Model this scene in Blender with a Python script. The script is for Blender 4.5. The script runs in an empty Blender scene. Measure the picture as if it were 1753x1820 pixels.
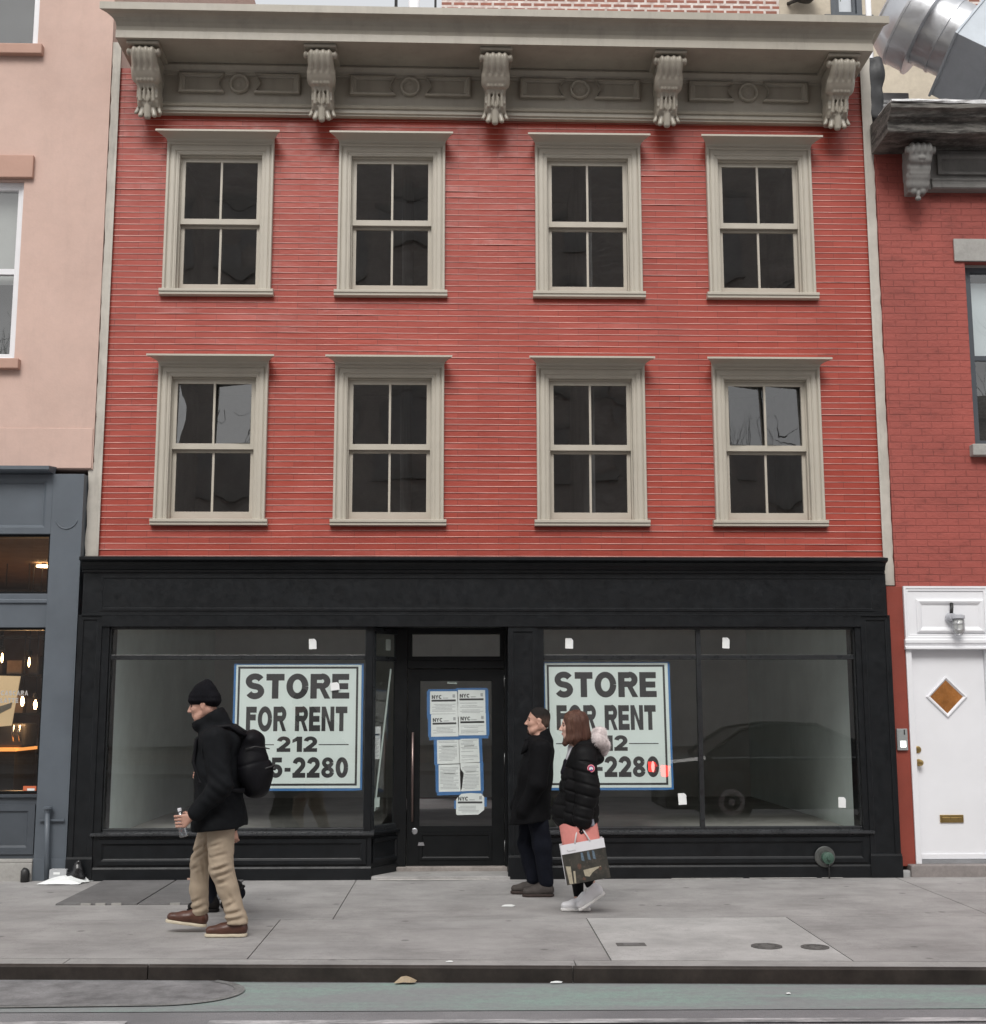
import bpy, bmesh, math, random
import numpy as np
from mathutils import Vector, Matrix

R = math.radians
rnd = random.Random(7)
scene = bpy.context.scene
col = scene.collection

# ------------------------------------------------------------------ camera
def set_camera():
    f, pitch, yaw, roll = 2260.0, .1507, .0248, -.0012
    cy, sy = math.cos(yaw), math.sin(yaw)
    fw = Vector((sy * math.cos(pitch), cy * math.cos(pitch), math.sin(pitch)))
    r = Vector((cy, -sy, 0)); u = r.cross(fw)
    r2 = r * math.cos(roll) + u * math.sin(roll); u2 = u * math.cos(roll) - r * math.sin(roll)
    cam = bpy.data.cameras.new("street_camera")
    cam.sensor_fit = 'VERTICAL'; cam.sensor_height = 24.0; cam.lens = 24.0 * f / 1820
    cam.clip_start = .1; cam.clip_end = 2000
    o = bpy.data.objects.new("street_camera", cam); col.objects.link(o)
    M = Matrix((r2, u2, -fw)).transposed().to_4x4(); M.translation = Vector((-.3674, -12.5666, 1.6246))
    o.matrix_world = M
    scene.camera = o
set_camera()

# ------------------------------------------------------------------ light: bright overcast sky
SUN_EL, SUN_AZ = R(47), R(188)      # azimuth measured from +Y, so 180 is behind the camera
w = bpy.data.worlds.new("World"); scene.world = w; w.use_nodes = True
nt = w.node_tree; nt.nodes.clear()
sky = nt.nodes.new('ShaderNodeTexSky'); sky.sky_type = 'NISHITA'; sky.sun_disc = False
sky.sun_elevation = SUN_EL; sky.sun_rotation = SUN_AZ; sky.air_density = 1.0; sky.dust_density = 4.0; sky.ozone_density = 1.0
hs = nt.nodes.new('ShaderNodeHueSaturation'); hs.inputs['Saturation'].default_value = .16
bg = nt.nodes.new('ShaderNodeBackground'); bg.inputs['Strength'].default_value = .15
wo = nt.nodes.new('ShaderNodeOutputWorld')
gm = nt.nodes.new('ShaderNodeGamma'); gm.inputs['Gamma'].default_value = .5
nt.links.new(sky.outputs[0], gm.inputs['Color']); nt.links.new(gm.outputs[0], hs.inputs['Color']); nt.links.new(hs.outputs[0], bg.inputs['Color']); nt.links.new(bg.outputs[0], wo.inputs['Surface'])
sl = bpy.data.lights.new("sun", 'SUN'); sl.energy = .7; sl.angle = R(26); sl.color = (1, .97, .93)
so = bpy.data.objects.new("sun", sl); col.objects.link(so)
sd = Vector((math.sin(SUN_AZ) * math.cos(SUN_EL), math.cos(SUN_AZ) * math.cos(SUN_EL), math.sin(SUN_EL)))
so.rotation_euler = sd.to_track_quat('Z', 'Y').to_euler()
so.location = sd * 40
scene.view_settings.view_transform = 'Standard'; scene.view_settings.look = 'None'
scene.view_settings.exposure = 1.62; scene.view_settings.gamma = 1
scene.cycles.max_bounces = 8; scene.cycles.transparent_max_bounces = 12
scene.cycles.use_denoising = True
scene.cycles.sample_clamp_indirect = 6

# ------------------------------------------------------------------ materials
class NT:
    def __init__(s, name):
        s.m = bpy.data.materials.new(name); s.m.use_nodes = True; s.t = s.m.node_tree
        s.b = s.t.nodes['Principled BSDF']; s.out = s.t.nodes['Material Output']
        s._c = None
    def n(s, typ, **kw):
        k = s.t.nodes.new('ShaderNode' + typ)
        for a, v in kw.items(): setattr(k, a, v)
        return k
    def l(s, a, b): s.t.links.new(a, b)
    def co(s):
        if s._c is None: s._c = s.n('TexCoord').outputs['Object']
        return s._c
    def mapped(s, scale=(1, 1, 1), loc=(0, 0, 0)):
        k = s.n('Mapping'); k.inputs['Scale'].default_value = scale; k.inputs['Location'].default_value = loc
        s.l(s.co(), k.inputs['Vector']); return k.outputs[0]
    def noise(s, scale, detail=4, rough=.6, vec=None, dist=0):
        k = s.n('TexNoise'); k.inputs['Scale'].default_value = scale; k.inputs['Detail'].default_value = detail
        k.inputs['Roughness'].default_value = rough; k.inputs['Distortion'].default_value = dist
        s.l(vec if vec else s.co(), k.inputs['Vector']); return k.outputs['Fac']
    def ramp(s, fac, a, b, c0=0., c1=1.):
        k = s.n('MapRange'); k.inputs[1].default_value = a; k.inputs[2].default_value = b
        k.inputs[3].default_value = c0; k.inputs[4].default_value = c1; k.clamp = True
        s.l(fac, k.inputs[0]); return k.outputs[0]
    def mix(s, fac, a, b, mode='MIX'):
        k = s.n('Mix', data_type='RGBA', blend_type=mode)
        for v, i in ((fac, 0), (a, 6), (b, 7)):
            if hasattr(v, 'links'): s.l(v, k.inputs[i])
            elif isinstance(v, (int, float)): k.inputs[i].default_value = v
            else: k.inputs[i].default_value = (*v, 1) if len(v) == 3 else v
        return k.outputs[2]
    def math(s, op, a, b=0.):
        k = s.n('Math', operation=op)
        for v, i in ((a, 0), (b, 1)):
            if hasattr(v, 'links'): s.l(v, k.inputs[i])
            else: k.inputs[i].default_value = v
        return k.outputs[0]
    def bump(s, h, strength=.3, dist=.01):
        k = s.n('Bump'); k.inputs['Strength'].default_value = strength; k.inputs['Distance'].default_value = dist
        s.l(h, k.inputs['Height']); s.l(k.outputs[0], s.b.inputs['Normal'])
    def base(s, c):
        if hasattr(c, 'links'): s.l(c, s.b.inputs['Base Color'])
        else: s.b.inputs['Base Color'].default_value = (*c, 1)
    def rough(s, r):
        if hasattr(r, 'links'): s.l(r, s.b.inputs['Roughness'])
        else: s.b.inputs['Roughness'].default_value = r

def scaled(c, k): return tuple(min(1, v * k) for v in c)
MATS = {}
def M(name, c, rough=.6, var=.12, scale=6., metal=0., bump=0., bscale=60., spec=None, stain=0., mottle=0.):
    """painted / plain surface with soft colour variation, a little grime and bump"""
    if name in MATS: return MATS[name]
    s = NT(name)
    f = s.ramp(s.noise(scale, 5, .62), .3, .7)
    k = s.mix(f, scaled(c, 1 - var), scaled(c, 1 + var))
    if mottle:
        f2 = s.ramp(s.noise(scale * 9, 3, .7), .35, .75)
        k = s.mix(s.math('MULTIPLY', f2, mottle), k, scaled(c, .45))
    if stain:
        f3 = s.ramp(s.noise(2.3, 6, .7, s.mapped((3., 3., .45))), .52, .75)
        k = s.mix(s.math('MULTIPLY', f3, stain), k, scaled(c, .35))
    s.base(k)
    s.rough(s.ramp(s.noise(scale * 3, 3), .3, .7, max(.02, rough - .08), min(1, rough + .08)))
    s.b.inputs['Metallic'].default_value = metal
    if spec is not None: s.b.inputs['Specular IOR Level'].default_value = spec
    if bump: s.bump(s.noise(bscale, 3, .6), bump, .004)
    MATS[name] = s.m
    return s.m

def glass(name, tint=(.9, .95, .93), f0=.085, rough=0.0, wave=.0, wscale=1.5):
    s = NT(name); s.t.nodes.remove(s.b)
    lw = s.n('LayerWeight'); lw.inputs[0].default_value = .5
    g = s.n('BsdfGlossy'); g.inputs['Roughness'].default_value = rough; g.inputs['Color'].default_value = (1, 1, 1, 1)
    t = s.n('BsdfTransparent'); t.inputs['Color'].default_value = (*tint, 1)
    fac = s.math('ADD', s.math('MULTIPLY', s.math('POWER', lw.outputs['Facing'], 5.), 1 - f0), f0)
    mx = s.n('MixShader'); s.l(fac, mx.inputs[0]); s.l(t.outputs[0], mx.inputs[1]); s.l(g.outputs[0], mx.inputs[2])
    if wave:
        b = s.n('Bump'); b.inputs['Strength'].default_value = wave; b.inputs['Distance'].default_value = .02
        s.l(s.noise(wscale, 2, .5), b.inputs['Height']); s.l(b.outputs[0], g.inputs['Normal'])
    s.l(mx.outputs[0], s.out.inputs['Surface'])
    return s.m

def emit(name, c, strength):
    s = NT(name); s.b.inputs['Emission Color'].default_value = (*c, 1); s.b.inputs['Emission Strength'].default_value = strength
    s.base(c); return s.m

def xz_vec(s, scale=1.):
    sp = s.n('SeparateXYZ'); s.l(s.co(), sp.inputs[0]); cb = s.n('CombineXYZ')
    s.l(sp.outputs[0], cb.inputs[0]); s.l(sp.outputs[2], cb.inputs[1]); return cb.outputs[0]

def brick_tex(s, vec, c1, c2, mortar, w=.21, h=.072, size=.01, bias=0., smooth=.2):
    b = s.n('TexBrick'); b.inputs['Scale'].default_value = 1; b.inputs['Brick Width'].default_value = w
    b.inputs['Row Height'].default_value = h; b.inputs['Mortar Size'].default_value = size; b.inputs['Mortar Smooth'].default_value = smooth
    b.inputs['Bias'].default_value = bias
    b.inputs['Color1'].default_value = (*c1, 1); b.inputs['Color2'].default_value = (*c2, 1); b.inputs['Mortar'].default_value = (*mortar, 1)
    s.l(vec, b.inputs['Vector']); return b

def siding_mat():
    s = NT('red_siding')
    mp_ = s.n('Mapping'); mp_.inputs['Location'].default_value = (0, -3.02, 0); s.l(xz_vec(s), mp_.inputs[0])
    b = brick_tex(s, mp_.outputs[0], (.27, .038, .024), (.345, .056, .036), (.13, .022, .016), w=.41, h=.0635, size=.0026, smooth=.2)
    f = s.ramp(s.noise(1.3, 5, .6, s.mapped((1, 1, 2.2))), .3, .7)
    k = s.mix(s.math('MULTIPLY', f, .5), b.outputs['Color'], (.385, .068, .049))
    f2 = s.ramp(s.noise(2.1, 5, .7, s.mapped((1, 1, 5))), .55, .75)
    k = s.mix(s.math('MULTIPLY', f2, .3), k, (.22, .032, .020))
    s.base(k); s.rough(s.ramp(s.noise(9, 3), .3, .7, .34, .52)); s.b.inputs['Specular IOR Level'].default_value = .33
    s.bump(s.noise(7, 4, .6, s.mapped((1, 1, 3))), .25, .012)
    return s.m

def painted_brick(name, c, dark, joint=.5):
    s = NT(name); v = xz_vec(s)
    # slightly wavy courses
    nz = s.n('TexNoise'); nz.inputs['Scale'].default_value = 2.5; s.l(v, nz.inputs['Vector'])
    vm = s.n('VectorMath', operation='MULTIPLY_ADD'); s.l(nz.outputs['Color'], vm.inputs[0]); vm.inputs[1].default_value = (.02, .022, 0); s.l(v, vm.inputs[2])
    b = brick_tex(s, vm.outputs[0], (1, 1, 1), (.86, .86, .86), (0, 0, 0), w=.215, h=.071, size=.006, smooth=.5)
    f = s.ramp(s.noise(1.1, 6, .65), .3, .7); k = s.mix(f, scaled(c, .82), scaled(c, 1.16))
    k = s.mix(.12, k, b.outputs['Color'], 'MULTIPLY')
    f2 = s.ramp(s.noise(2.6, 4, .6), .42, .62)
    k = s.mix(s.math('MULTIPLY', s.math('MULTIPLY', b.outputs['Fac'], f2), joint), k, dark)
    f3 = s.ramp(s.noise(5, 4, .65, s.mapped((1, 1, 2.8))), .54, .72); k = s.mix(s.math('MULTIPLY', f3, .55), k, scaled(c, .5))
    f4 = s.ramp(s.noise(1.7, 5, .7, s.mapped((1, 1, 1.5), (5, 0, 2))), .5, .72); k = s.mix(s.math('MULTIPLY', f4, .4), k, scaled(c, 1.35))
    s.base(k); s.rough(.7)
    h = s.math('SUBTRACT', s.noise(28, 4), s.math('MULTIPLY', b.outputs['Fac'], 1.3))
    s.bump(h, .55, .012); return s.m

def bare_brick(name, c1, c2, mortar, w=.22, h=.075, size=.013):
    s = NT(name); b = brick_tex(s, xz_vec(s), c1, c2, mortar, w, h, size)
    k = s.mix(s.ramp(s.noise(6, 4), .35, .65, 0, .5), b.outputs['Color'], scaled(c1, .6)); s.base(k); s.rough(.85)
    s.bump(s.math('SUBTRACT', s.noise(40, 3), b.outputs['Fac']), .5, .01); return s.m

def concrete(name, c, scale=1.6, stain=(.16, .155, .15), amt=.5, spots=.35):
    s = NT(name)
    f = s.ramp(s.noise(scale, 7, .65), .28, .72); k = s.mix(f, scaled(c, .68), scaled(c, 1.15))
    f2 = s.ramp(s.noise(1.1, 6, .7, s.mapped((.8, 2.6, 1))), .5, .75); k = s.mix(s.math('MULTIPLY', f2, amt), k, stain)
    f3 = s.ramp(s.noise(95, 2, .8), .45, .75); k = s.mix(s.math('MULTIPLY', f3, .45), k, scaled(c, .55))
    vo = s.n('TexVoronoi'); vo.inputs['Scale'].default_value = 2.6; s.l(s.mapped((1, 1, 0)), vo.inputs['Vector'])
    f4 = s.ramp(vo.outputs['Distance'], .05, .095, 1., 0.)
    f5 = s.ramp(s.noise(.9, 8, .75, s.mapped((1, 1, 1), (3, 7, 0))), .488, .5); f6 = s.ramp(s.noise(.9, 8, .75, s.mapped((1, 1, 1), (3, 7, 0))), .5, .512, 1., 0.); k = s.mix(s.math('MULTIPLY', s.math('MULTIPLY', f5, f6), .35), k, scaled(c, .5)); k = s.mix(s.math('MULTIPLY', f4, spots), k, scaled(c, .3))
    s.base(k); s.rough(.82); s.bump(s.noise(120, 3, .7), .35, .004); return s.m

MT = dict(
 siding=siding_mat(),
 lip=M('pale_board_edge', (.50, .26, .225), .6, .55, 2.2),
 trim=M('taupe_trim', (.455, .42, .355), .42, .05, 3, bump=.06, bscale=25),
 cornice=M('taupe_cornice', (.345, .315, .262), .38, .08, 4, bump=.08, bscale=30, stain=.25),
 board=M('weathered_board', (.48, .45, .40), .7, .12, 5, bump=.2, bscale=30, stain=.5),
 black=M('black_paint', (.0088, .010, .0115), .38, .28, 6, bump=.16, bscale=16, spec=.30),
 blackd=M('black_door_paint', (.006, .0068, .0075), .4, .2, 5, bump=.05, spec=.25),
 pink=M('pink_stucco', (.57, .405, .345), .85, .07, 1.4, bump=.35, bscale=45, mottle=.10, stain=.10),
 pinkd=M('pink_trim', (.46, .285, .225), .85, .08, 2, bump=.3, bscale=45),
 slate=M('slate_paint', (.095, .112, .132), .5, .1, 2.5, bump=.12, bscale=12),
 slated=M('dark_slate_paint', (.06, .07, .083), .5, .1, 3, bump=.06),
 white=M('white_paint', (.78, .785, .81), .45, .03, 2, bump=.05, bscale=18),
 vinyl=M('white_window_vinyl', (.72, .72, .74), .4, .04, 3),
 redbrick=painted_brick('red_painted_brick', (.32, .072, .056), (.085, .027, .022), .26),
 redflat=M('red_painted_plaster', (.24, .045, .028), .7, .12, 3, bump=.3, bscale=30),
 farbrick=bare_brick('pale_jointed_brick', (.34, .13, .09), (.23, .10, .075), (.66, .61, .57), w=.30, h=.12, size=.03),
 cream=M('cream_render', (.50, .44, .35), .9, .18, 1.2, bump=.3, bscale=10, mottle=.2),
 oppbrick=bare_brick('brown_brick', (.44, .40, .37), (.50, .45, .41), (.60, .57, .54), w=.24, h=.09, size=.016),
 stone=M('grey_stone', (.36, .35, .33), .8, .15, 5, bump=.3, bscale=40, mottle=.25),
 oldgrey=M('old_grey_paint', (.20, .195, .185), .7, .2, 5, bump=.3, bscale=25, stain=.5),
 flash=M('worn_white_flashing', (.7, .7, .7), .5, .3, 9, mottle=.3),
 steel=M('galvanised_steel', (.60, .61, .63), .36, .06, 3, metal=.85),
 dull=M('dull_sheet_metal', (.46, .50, .54), .5, .08, 3, metal=.15, mottle=.10),
 brass=M('old_brass', (.48, .34, .14), .35, .15, 10, metal=1.),
 iron=M('dark_iron', (.05, .05, .05), .5, .3, 8, metal=.6),
 chrome=M('brushed_metal', (.55, .56, .58), .3, .08, 8, metal=1.),
 concrete=concrete('pavement_concrete', (.385, .372, .365), stain=(.19, .18, .175), amt=.7, spots=.65),
 slab=concrete('pale_concrete', (.49, .48, .47), 2.2, (.36, .35, .34), .45, .4),
 kerb=M('dark_steel_kerb', (.045, .037, .032), .5, .5, 4, metal=.3, bump=.3, bscale=18, mottle=.3),
 kerbtop=concrete('kerb_concrete', (.39, .38, .37), 2.),
 hatch=concrete('dark_slate_hatch', (.17, .165, .165), 3., (.10, .10, .10), .5, .2),
 cover=M('iron_cover', (.12, .115, .11), .7, .3, 12, bump=.4, bscale=50),
 room=M('bare_drywall', (.76, .84, .81), .9, .08, 2),
 roomback=M('brown_back_wall', (.66, .65, .62), .9, .12, 1.5),
 roomfloor=M('dusty_floor', (.40, .39, .37), .8, .2, 2),
 near_black=M('near_black_board', (.035, .036, .036), .9, .2, 2),  # near black: shade of rooms behind panes put into the colour
 dark=M('dark_room', (.42, .425, .425), .9, .2, 2),
 blind=M('window_blind', (.42, .42, .40), .8, .06, 3),
 paper=M('white_paper', (.80, .82, .81), .7, .04, 8),
 sign=M('sign_paper', (.70, .77, .745), .6, .02, 3),
 ink=M('sign_ink', (.035, .034, .036), .55, .15, 6),
 inkg=M('grey_print', (.42, .43, .44), .7, .2, 90),
 tape=M('blue_tape', (.05, .17, .40), .55, .08, 8),
 roof=M('roof_membrane', (.2, .2, .2), .9, .2, 2),
)
def flaked():
    s = NT('weathered_cornice_wood'); a = s.ramp(s.noise(3.5, 6, .75, s.mapped((.6, 1, 4))), .42, .62); b = s.ramp(s.noise(9, 5, .75, s.mapped((.5, 1, 3), (3, 1, 2))), .50, .66)
    k = s.mix(a, (.045, .042, .038), (.16, .15, .135)); k = s.mix(s.math('MULTIPLY', b, .55), k, (.26, .25, .23)); s.base(k); s.rough(.85); s.bump(s.noise(16, 5, .7, s.mapped((.4, 1, 2))), .45, .012); return s.m
MT['oldwood'] = flaked()
MT['glass'] = glass('shop_glass', (.955, .975, .965), .115, wave=.04, wscale=.9)
MT['upglass'] = glass('window_glass', (.82, .84, .84), .118, wave=.09, wscale=1.1)
MT['skin'] = M('skin', (.50, .285, .215), .5, .08, 30)
MT['skinf'] = M('fair_skin', (.60, .375, .30), .48, .05, 30)
MT['lipc'] = M('lip_colour', (.42, .12, .11), .5, .05, 30)
MT['eye'] = M('dark_eye', (.03, .02, .015), .2, .05, 30)

# ------------------------------------------------------------------ mesh building
class MB:
    def __init__(s): s.v = []; s.f = []; s.mi = []; s.cur = 0
    def add(s, vs, fs):
        k = len(s.v); s.v += [tuple(v) for v in vs]; s.f += [tuple(i + k for i in f) for f in fs]; s.mi += [s.cur] * len(fs); return s
    def box(s, x0, x1, y0, y1, z0, z1):
        v = [(x, y, z) for z in (z0, z1) for y in (y0, y1) for x in (x0, x1)]
        return s.add(v, [(0, 2, 3, 1), (4, 5, 7, 6), (0, 1, 5, 4), (2, 6, 7, 3), (0, 4, 6, 2), (1, 3, 7, 5)])
    def prof_x(s, prof, x0, x1, ret=0, ret0=0.):
        """closed (y,z) profile run along x; ret>0: ends mitred back by each point's projection from the wall y=ret_plane"""
        n = len(prof); a = []; b = []
        for (y, z) in prof:
            e = max(0., -y - ret0) * ret
            a.append((x0 - e, y, z)); b.append((x1 + e, y, z))
        fs = [(i, (i + 1) % n, n + (i + 1) % n, n + i) for i in range(n)]
        return s.add(a + b, fs + [tuple(range(n))[::-1], tuple(range(n, 2 * n))])
    def frame(s, x0, x1, z0, z1, prof, bottom=True):
        """mitred frame round a rectangle; prof = (inset, y) points across the member from outside edge in"""
        loops = []
        for (d, y) in prof:
            loops.append([(x0 + d, y, z0 + (d if bottom else 0)), (x1 - d, y, z0 + (d if bottom else 0)), (x1 - d, y, z1 - d), (x0 + d, y, z1 - d)])
        vs = [p for l in loops for p in l]; fs = []
        for k in range(len(loops) - 1):
            for i in range(4):
                if i == 0 and not bottom: continue
                j = (i + 1) % 4; fs.append((4 * k + i, 4 * k + j, 4 * k + 4 + j, 4 * k + 4 + i))
        return s.add(vs, fs)
    def tube(s, path, r, n=10, closed=False, cap=True):
        P = [Vector(p) for p in path]; m = len(P); rs = r if isinstance(r, (list, tuple)) else [r] * m
        vs = []; t0 = None; up = Vector((0, 0, 1))
        for i in range(m):
            if closed: d = P[(i + 1) % m] - P[i - 1]
            else: d = P[min(i + 1, m - 1)] - P[max(i - 1, 0)]
            d.normalize()
            if t0 is None:
                a = d.cross(up)
                if a.length < 1e-3: a = d.cross(Vector((1, 0, 0)))
                a.normalize()
            else:
                a = a - d * a.dot(d); a.normalize()
            t0 = d; b = d.cross(a)
            for k in range(n):
                q = 2 * math.pi * k / n; vs.append(P[i] + a * (rs[i] * math.cos(q)) + b * (rs[i] * math.sin(q)))
        fs = []
        for i in range(m if closed else m - 1):
            j = (i + 1) % m
            for k in range(n): fs.append((i * n + k, i * n + (k + 1) % n, j * n + (k + 1) % n, j * n + k))
        if cap and not closed: fs += [tuple(range(n))[::-1], tuple(range((m - 1) * n, m * n))]
        return s.add(vs, fs)
    def lathe(s, c, ax, prof, n=24):
        """prof = (distance along axis, radius)"""
        ax = Vector(ax).normalized(); c = Vector(c); a = ax.orthogonal().normalized(); b = ax.cross(a); vs = []
        for (t, r) in prof:
            for k in range(n):
                q = 2 * math.pi * k / n; vs.append(c + ax * t + a * (r * math.cos(q)) + b * (r * math.sin(q)))
        m = len(prof); fs = [(i * n + k, i * n + (k + 1) % n, (i + 1) * n + (k + 1) % n, (i + 1) * n + k) for i in range(m - 1) for k in range(n)]
        return s.add(vs, fs + [tuple(range(n))[::-1], tuple(range((m - 1) * n, m * n))])
    def quad(s, a, b, c, d): return s.add([a, b, c, d], [(0, 1, 2, 3)])
    def plate(s, pts, y0, y1):
        """polygon in (x,z), thickened from y0 to y1"""
        n = len(pts); vs = [(x, y0, z) for x, z in pts] + [(x, y1, z) for x, z in pts]
        return s.add(vs, [tuple(range(n)), tuple(range(n, 2 * n))[::-1]] + [(i, n + i, n + (i + 1) % n, (i + 1) % n) for i in range(n)])
    def xform(s, fn): s.v = [fn(Vector(v)) for v in s.v]; return s
    def mesh(s, name, mats, smooth=False, bevel=0, fix=True):
        me = bpy.data.meshes.new(name); me.from_pydata([tuple(v) for v in s.v], [], s.f); me.validate()
        if not isinstance(mats, (list, tuple)): mats = [mats]
        for m in mats: me.materials.append(m)
        if len(mats) > 1 and len(me.polygons) == len(s.mi): me.polygons.foreach_set('material_index', s.mi)
        if fix:
            bm = bmesh.new(); bm.from_mesh(me); bmesh.ops.recalc_face_normals(bm, faces=bm.faces); bm.to_mesh(me); bm.free()
        if smooth: me.polygons.foreach_set('use_smooth', [True] * len(me.polygons))
        return me
    def build(s, name, mats, parent=None, smooth=False, bevel=0, fix=True, at=None):
        return link(name, s.mesh(name, mats, smooth, fix=fix), parent, bevel, at)

def link(name, me, parent=None, bevel=0, at=None):
    o = bpy.data.objects.new(name, me); col.objects.link(o)
    if parent is not None:
        o.parent = parent
        if parent.get('wloc') is not None: o.location = -Vector(parent['wloc'])
    if at is not None: o.location = at
    if bevel:
        b = o.modifiers.new('soft_edge', 'BEVEL'); b.width = bevel; b.segments = 2; b.limit_method = 'ANGLE'; b.angle_limit = R(40)
        b.harden_normals = False
    return o

def thing(name, label, cat, loc=(0, 0, 0), group=None):
    """an Empty at the thing's base; children are authored in world coordinates"""
    o = bpy.data.objects.new(name, None); col.objects.link(o); o.location = loc; o.empty_display_size = .2
    o['wloc'] = tuple(loc); tag(o, label, cat, group); return o
def tag(o, label, cat, group=None):
    o['label'] = label; o['category'] = cat
    if group: o['group'] = group
    return o
def struct(o, kind='structure'): o['kind'] = kind; return o
def arc(cx, cy, r, a0, a1, n): return [(cx + r * math.cos(R(a0 + (a1 - a0) * i / n)), cy + r * math.sin(R(a0 + (a1 - a0) * i / n))) for i in range(n + 1)]

# heavy grotesque capitals and figures drawn as solid strokes: every glyph is 1 high
def strip(pts, h0, h1=None):
    """stroke of half width h0 (across), flat ends"""
    h1 = h0 if h1 is None else h1; n = len(pts); L = []; Rr = []
    for i, p in enumerate(pts):
        a = pts[max(0, i - 1)]; b = pts[min(n - 1, i + 1)]; dx, dz = b[0] - a[0], b[1] - a[1]; l = math.hypot(dx, dz); nx, nz = -dz / l, dx / l
        L.append((p[0] + nx * h0, p[1] + nz * h1)); Rr.append((p[0] - nx * h0, p[1] - nz * h1))
    return [[L[i], L[i + 1], Rr[i + 1], Rr[i]] for i in range(n - 1)]
def el(cx, cz, rx, rz, a0, a1, n=18): return [(cx + rx * math.cos(R(a0 + (a1 - a0) * i / n)), cz + rz * math.sin(R(a0 + (a1 - a0) * i / n))) for i in range(n + 1)]
def rc(x0, x1, z0, z1): return [[(x0, z0), (x1, z0), (x1, z1), (x0, z1)]]
def glyph(c):
    """width, list of pieces; a piece is a list of quads lying in one plane"""
    t, q = .33, .245
    if c == 'E': return .88, [rc(0, t, 0, 1), rc(t, .88, 0, q), rc(t, .82, .5 - q / 2, .5 + q / 2), rc(t, .86, 1 - q, 1)]
    if c == 'F': return .82, [rc(0, t, 0, 1), rc(t, .76, .44, .44 + q), rc(t, .82, 1 - q, 1)]
    if c == 'T': return .92, [rc(0, .92, 1 - q * 1.1, 1), rc(.46 - t / 2, .46 + t / 2, 0, 1 - q * 1.1)]
    if c == 'N': return 1.0, [rc(0, t * .95, 0, 1), rc(1 - t * .95, 1, 0, 1), [[(t * .95, 1), (t * .95 - .001, .62), (1 - t * .95, 0), (1 - t * .95 + .001, .38)]]]
    if c == 'O': return 1.12, [strip(el(.56, .5, .56 - t / 2, .515 - q / 2, 0, 360, 40), t / 2, q / 2)]
    if c == '0': return .84, [strip(el(.42, .5, .42 - .15, .51 - .115, 0, 360, 40), .15, .115)]
    if c == 'S':
        w = .94; rz = (.515 - q / 2) / 2 + .0; p = el(w / 2, .505 + rz, w / 2 - t / 2 + .01, rz, 22, 262, 20) + el(w / 2, .495 - rz, w / 2 - t / 2 + .01, rz, 82, -158, 20)
        return w, [strip(p, t / 2 * .98, q / 2 * 1.02)]
    if c == 'R': return 1.0, [rc(0, t, 0, 1), rc(t, .58, 1 - q, 1), rc(t, .58, .40, .40 + q * .95), strip(el(.58, .70, .27, .20, 92, -92, 16), t / 2 * .98, q / 2 * .97), [[(.46, .42), (.72, .44), (1.02, 0), (.72, 0)]]]
    if c == '1': return .62, [rc(.30, .30 + t, 0, 1), [[(.30, .99), (.30, .70), (.02, .58), (.02, .79)]]]
    if c == '2': return .86, [rc(0, .86, 0, q), strip(el(.43, .67, .43 - .15, .225, 172, -30, 18) + [(.50, .40), (.30, .25), (.20, .15)], .15, .12)]
    if c == '5': return .86, [rc(.14, .80, 1 - q, 1), [[(.14, 1 - q), (.38, 1 - q), (.32, .50), (.06, .46)]], strip([(.19, .50)] + el(.42, .335, .28, .22, 110, -160, 20), .15, .115)]
    if c == '8': return .86, [strip(el(.43, .735, .25, .17, 0, 360, 30), .14, .098), strip(el(.43, .275, .28, .18, 0, 360, 30), .15, .10)]
    if c == '-': return .46, [rc(.03, .43, .30, .49)]
    if c == 'Y': return 1.0, [[[(0, 1), (.30, 1), (.64, .42), (.36, .42)]], [[(.70, 1), (1, 1), (.64, .42), (.44, .62)]], rc(.36, .64, 0, .42)]
    if c == 'C': return 1.0, [strip(el(.54, .5, .54 - t / 2, .515 - q / 2, 42, 318, 30), t / 2, q / 2)]
    if c == 'A': return 1.06, [strip([(.12, 0), (.53, 1)], .13), strip([(.94, 0), (.53, 1)], .13), rc(.26, .80, .20, .36)]
    if c == 'L': return .80, [rc(0, t, 0, 1), rc(t, .8, 0, q)]
    return .5, []
def text_mb(body, x0, x1, z0, z1, y, gap=.10):
    """lettering filled to a box in the xz plane facing -y; crossing strokes sit a hair apart"""
    G = [glyph(c) for c in body]; W_ = sum(g[0] for g in G) + gap * (len(G) - 1); k = (x1 - x0) / W_; m = MB(); x = 0.
    for w_, pcs in G:
        for i, pc in enumerate(pcs):
            for qd in pc: m.add([(x0 + (x + px) * k, y - .00012 * i, z0 + pz * (z1 - z0)) for px, pz in qd], [(0, 1, 2, 3)])
        x += w_ + gap
    return m

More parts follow.
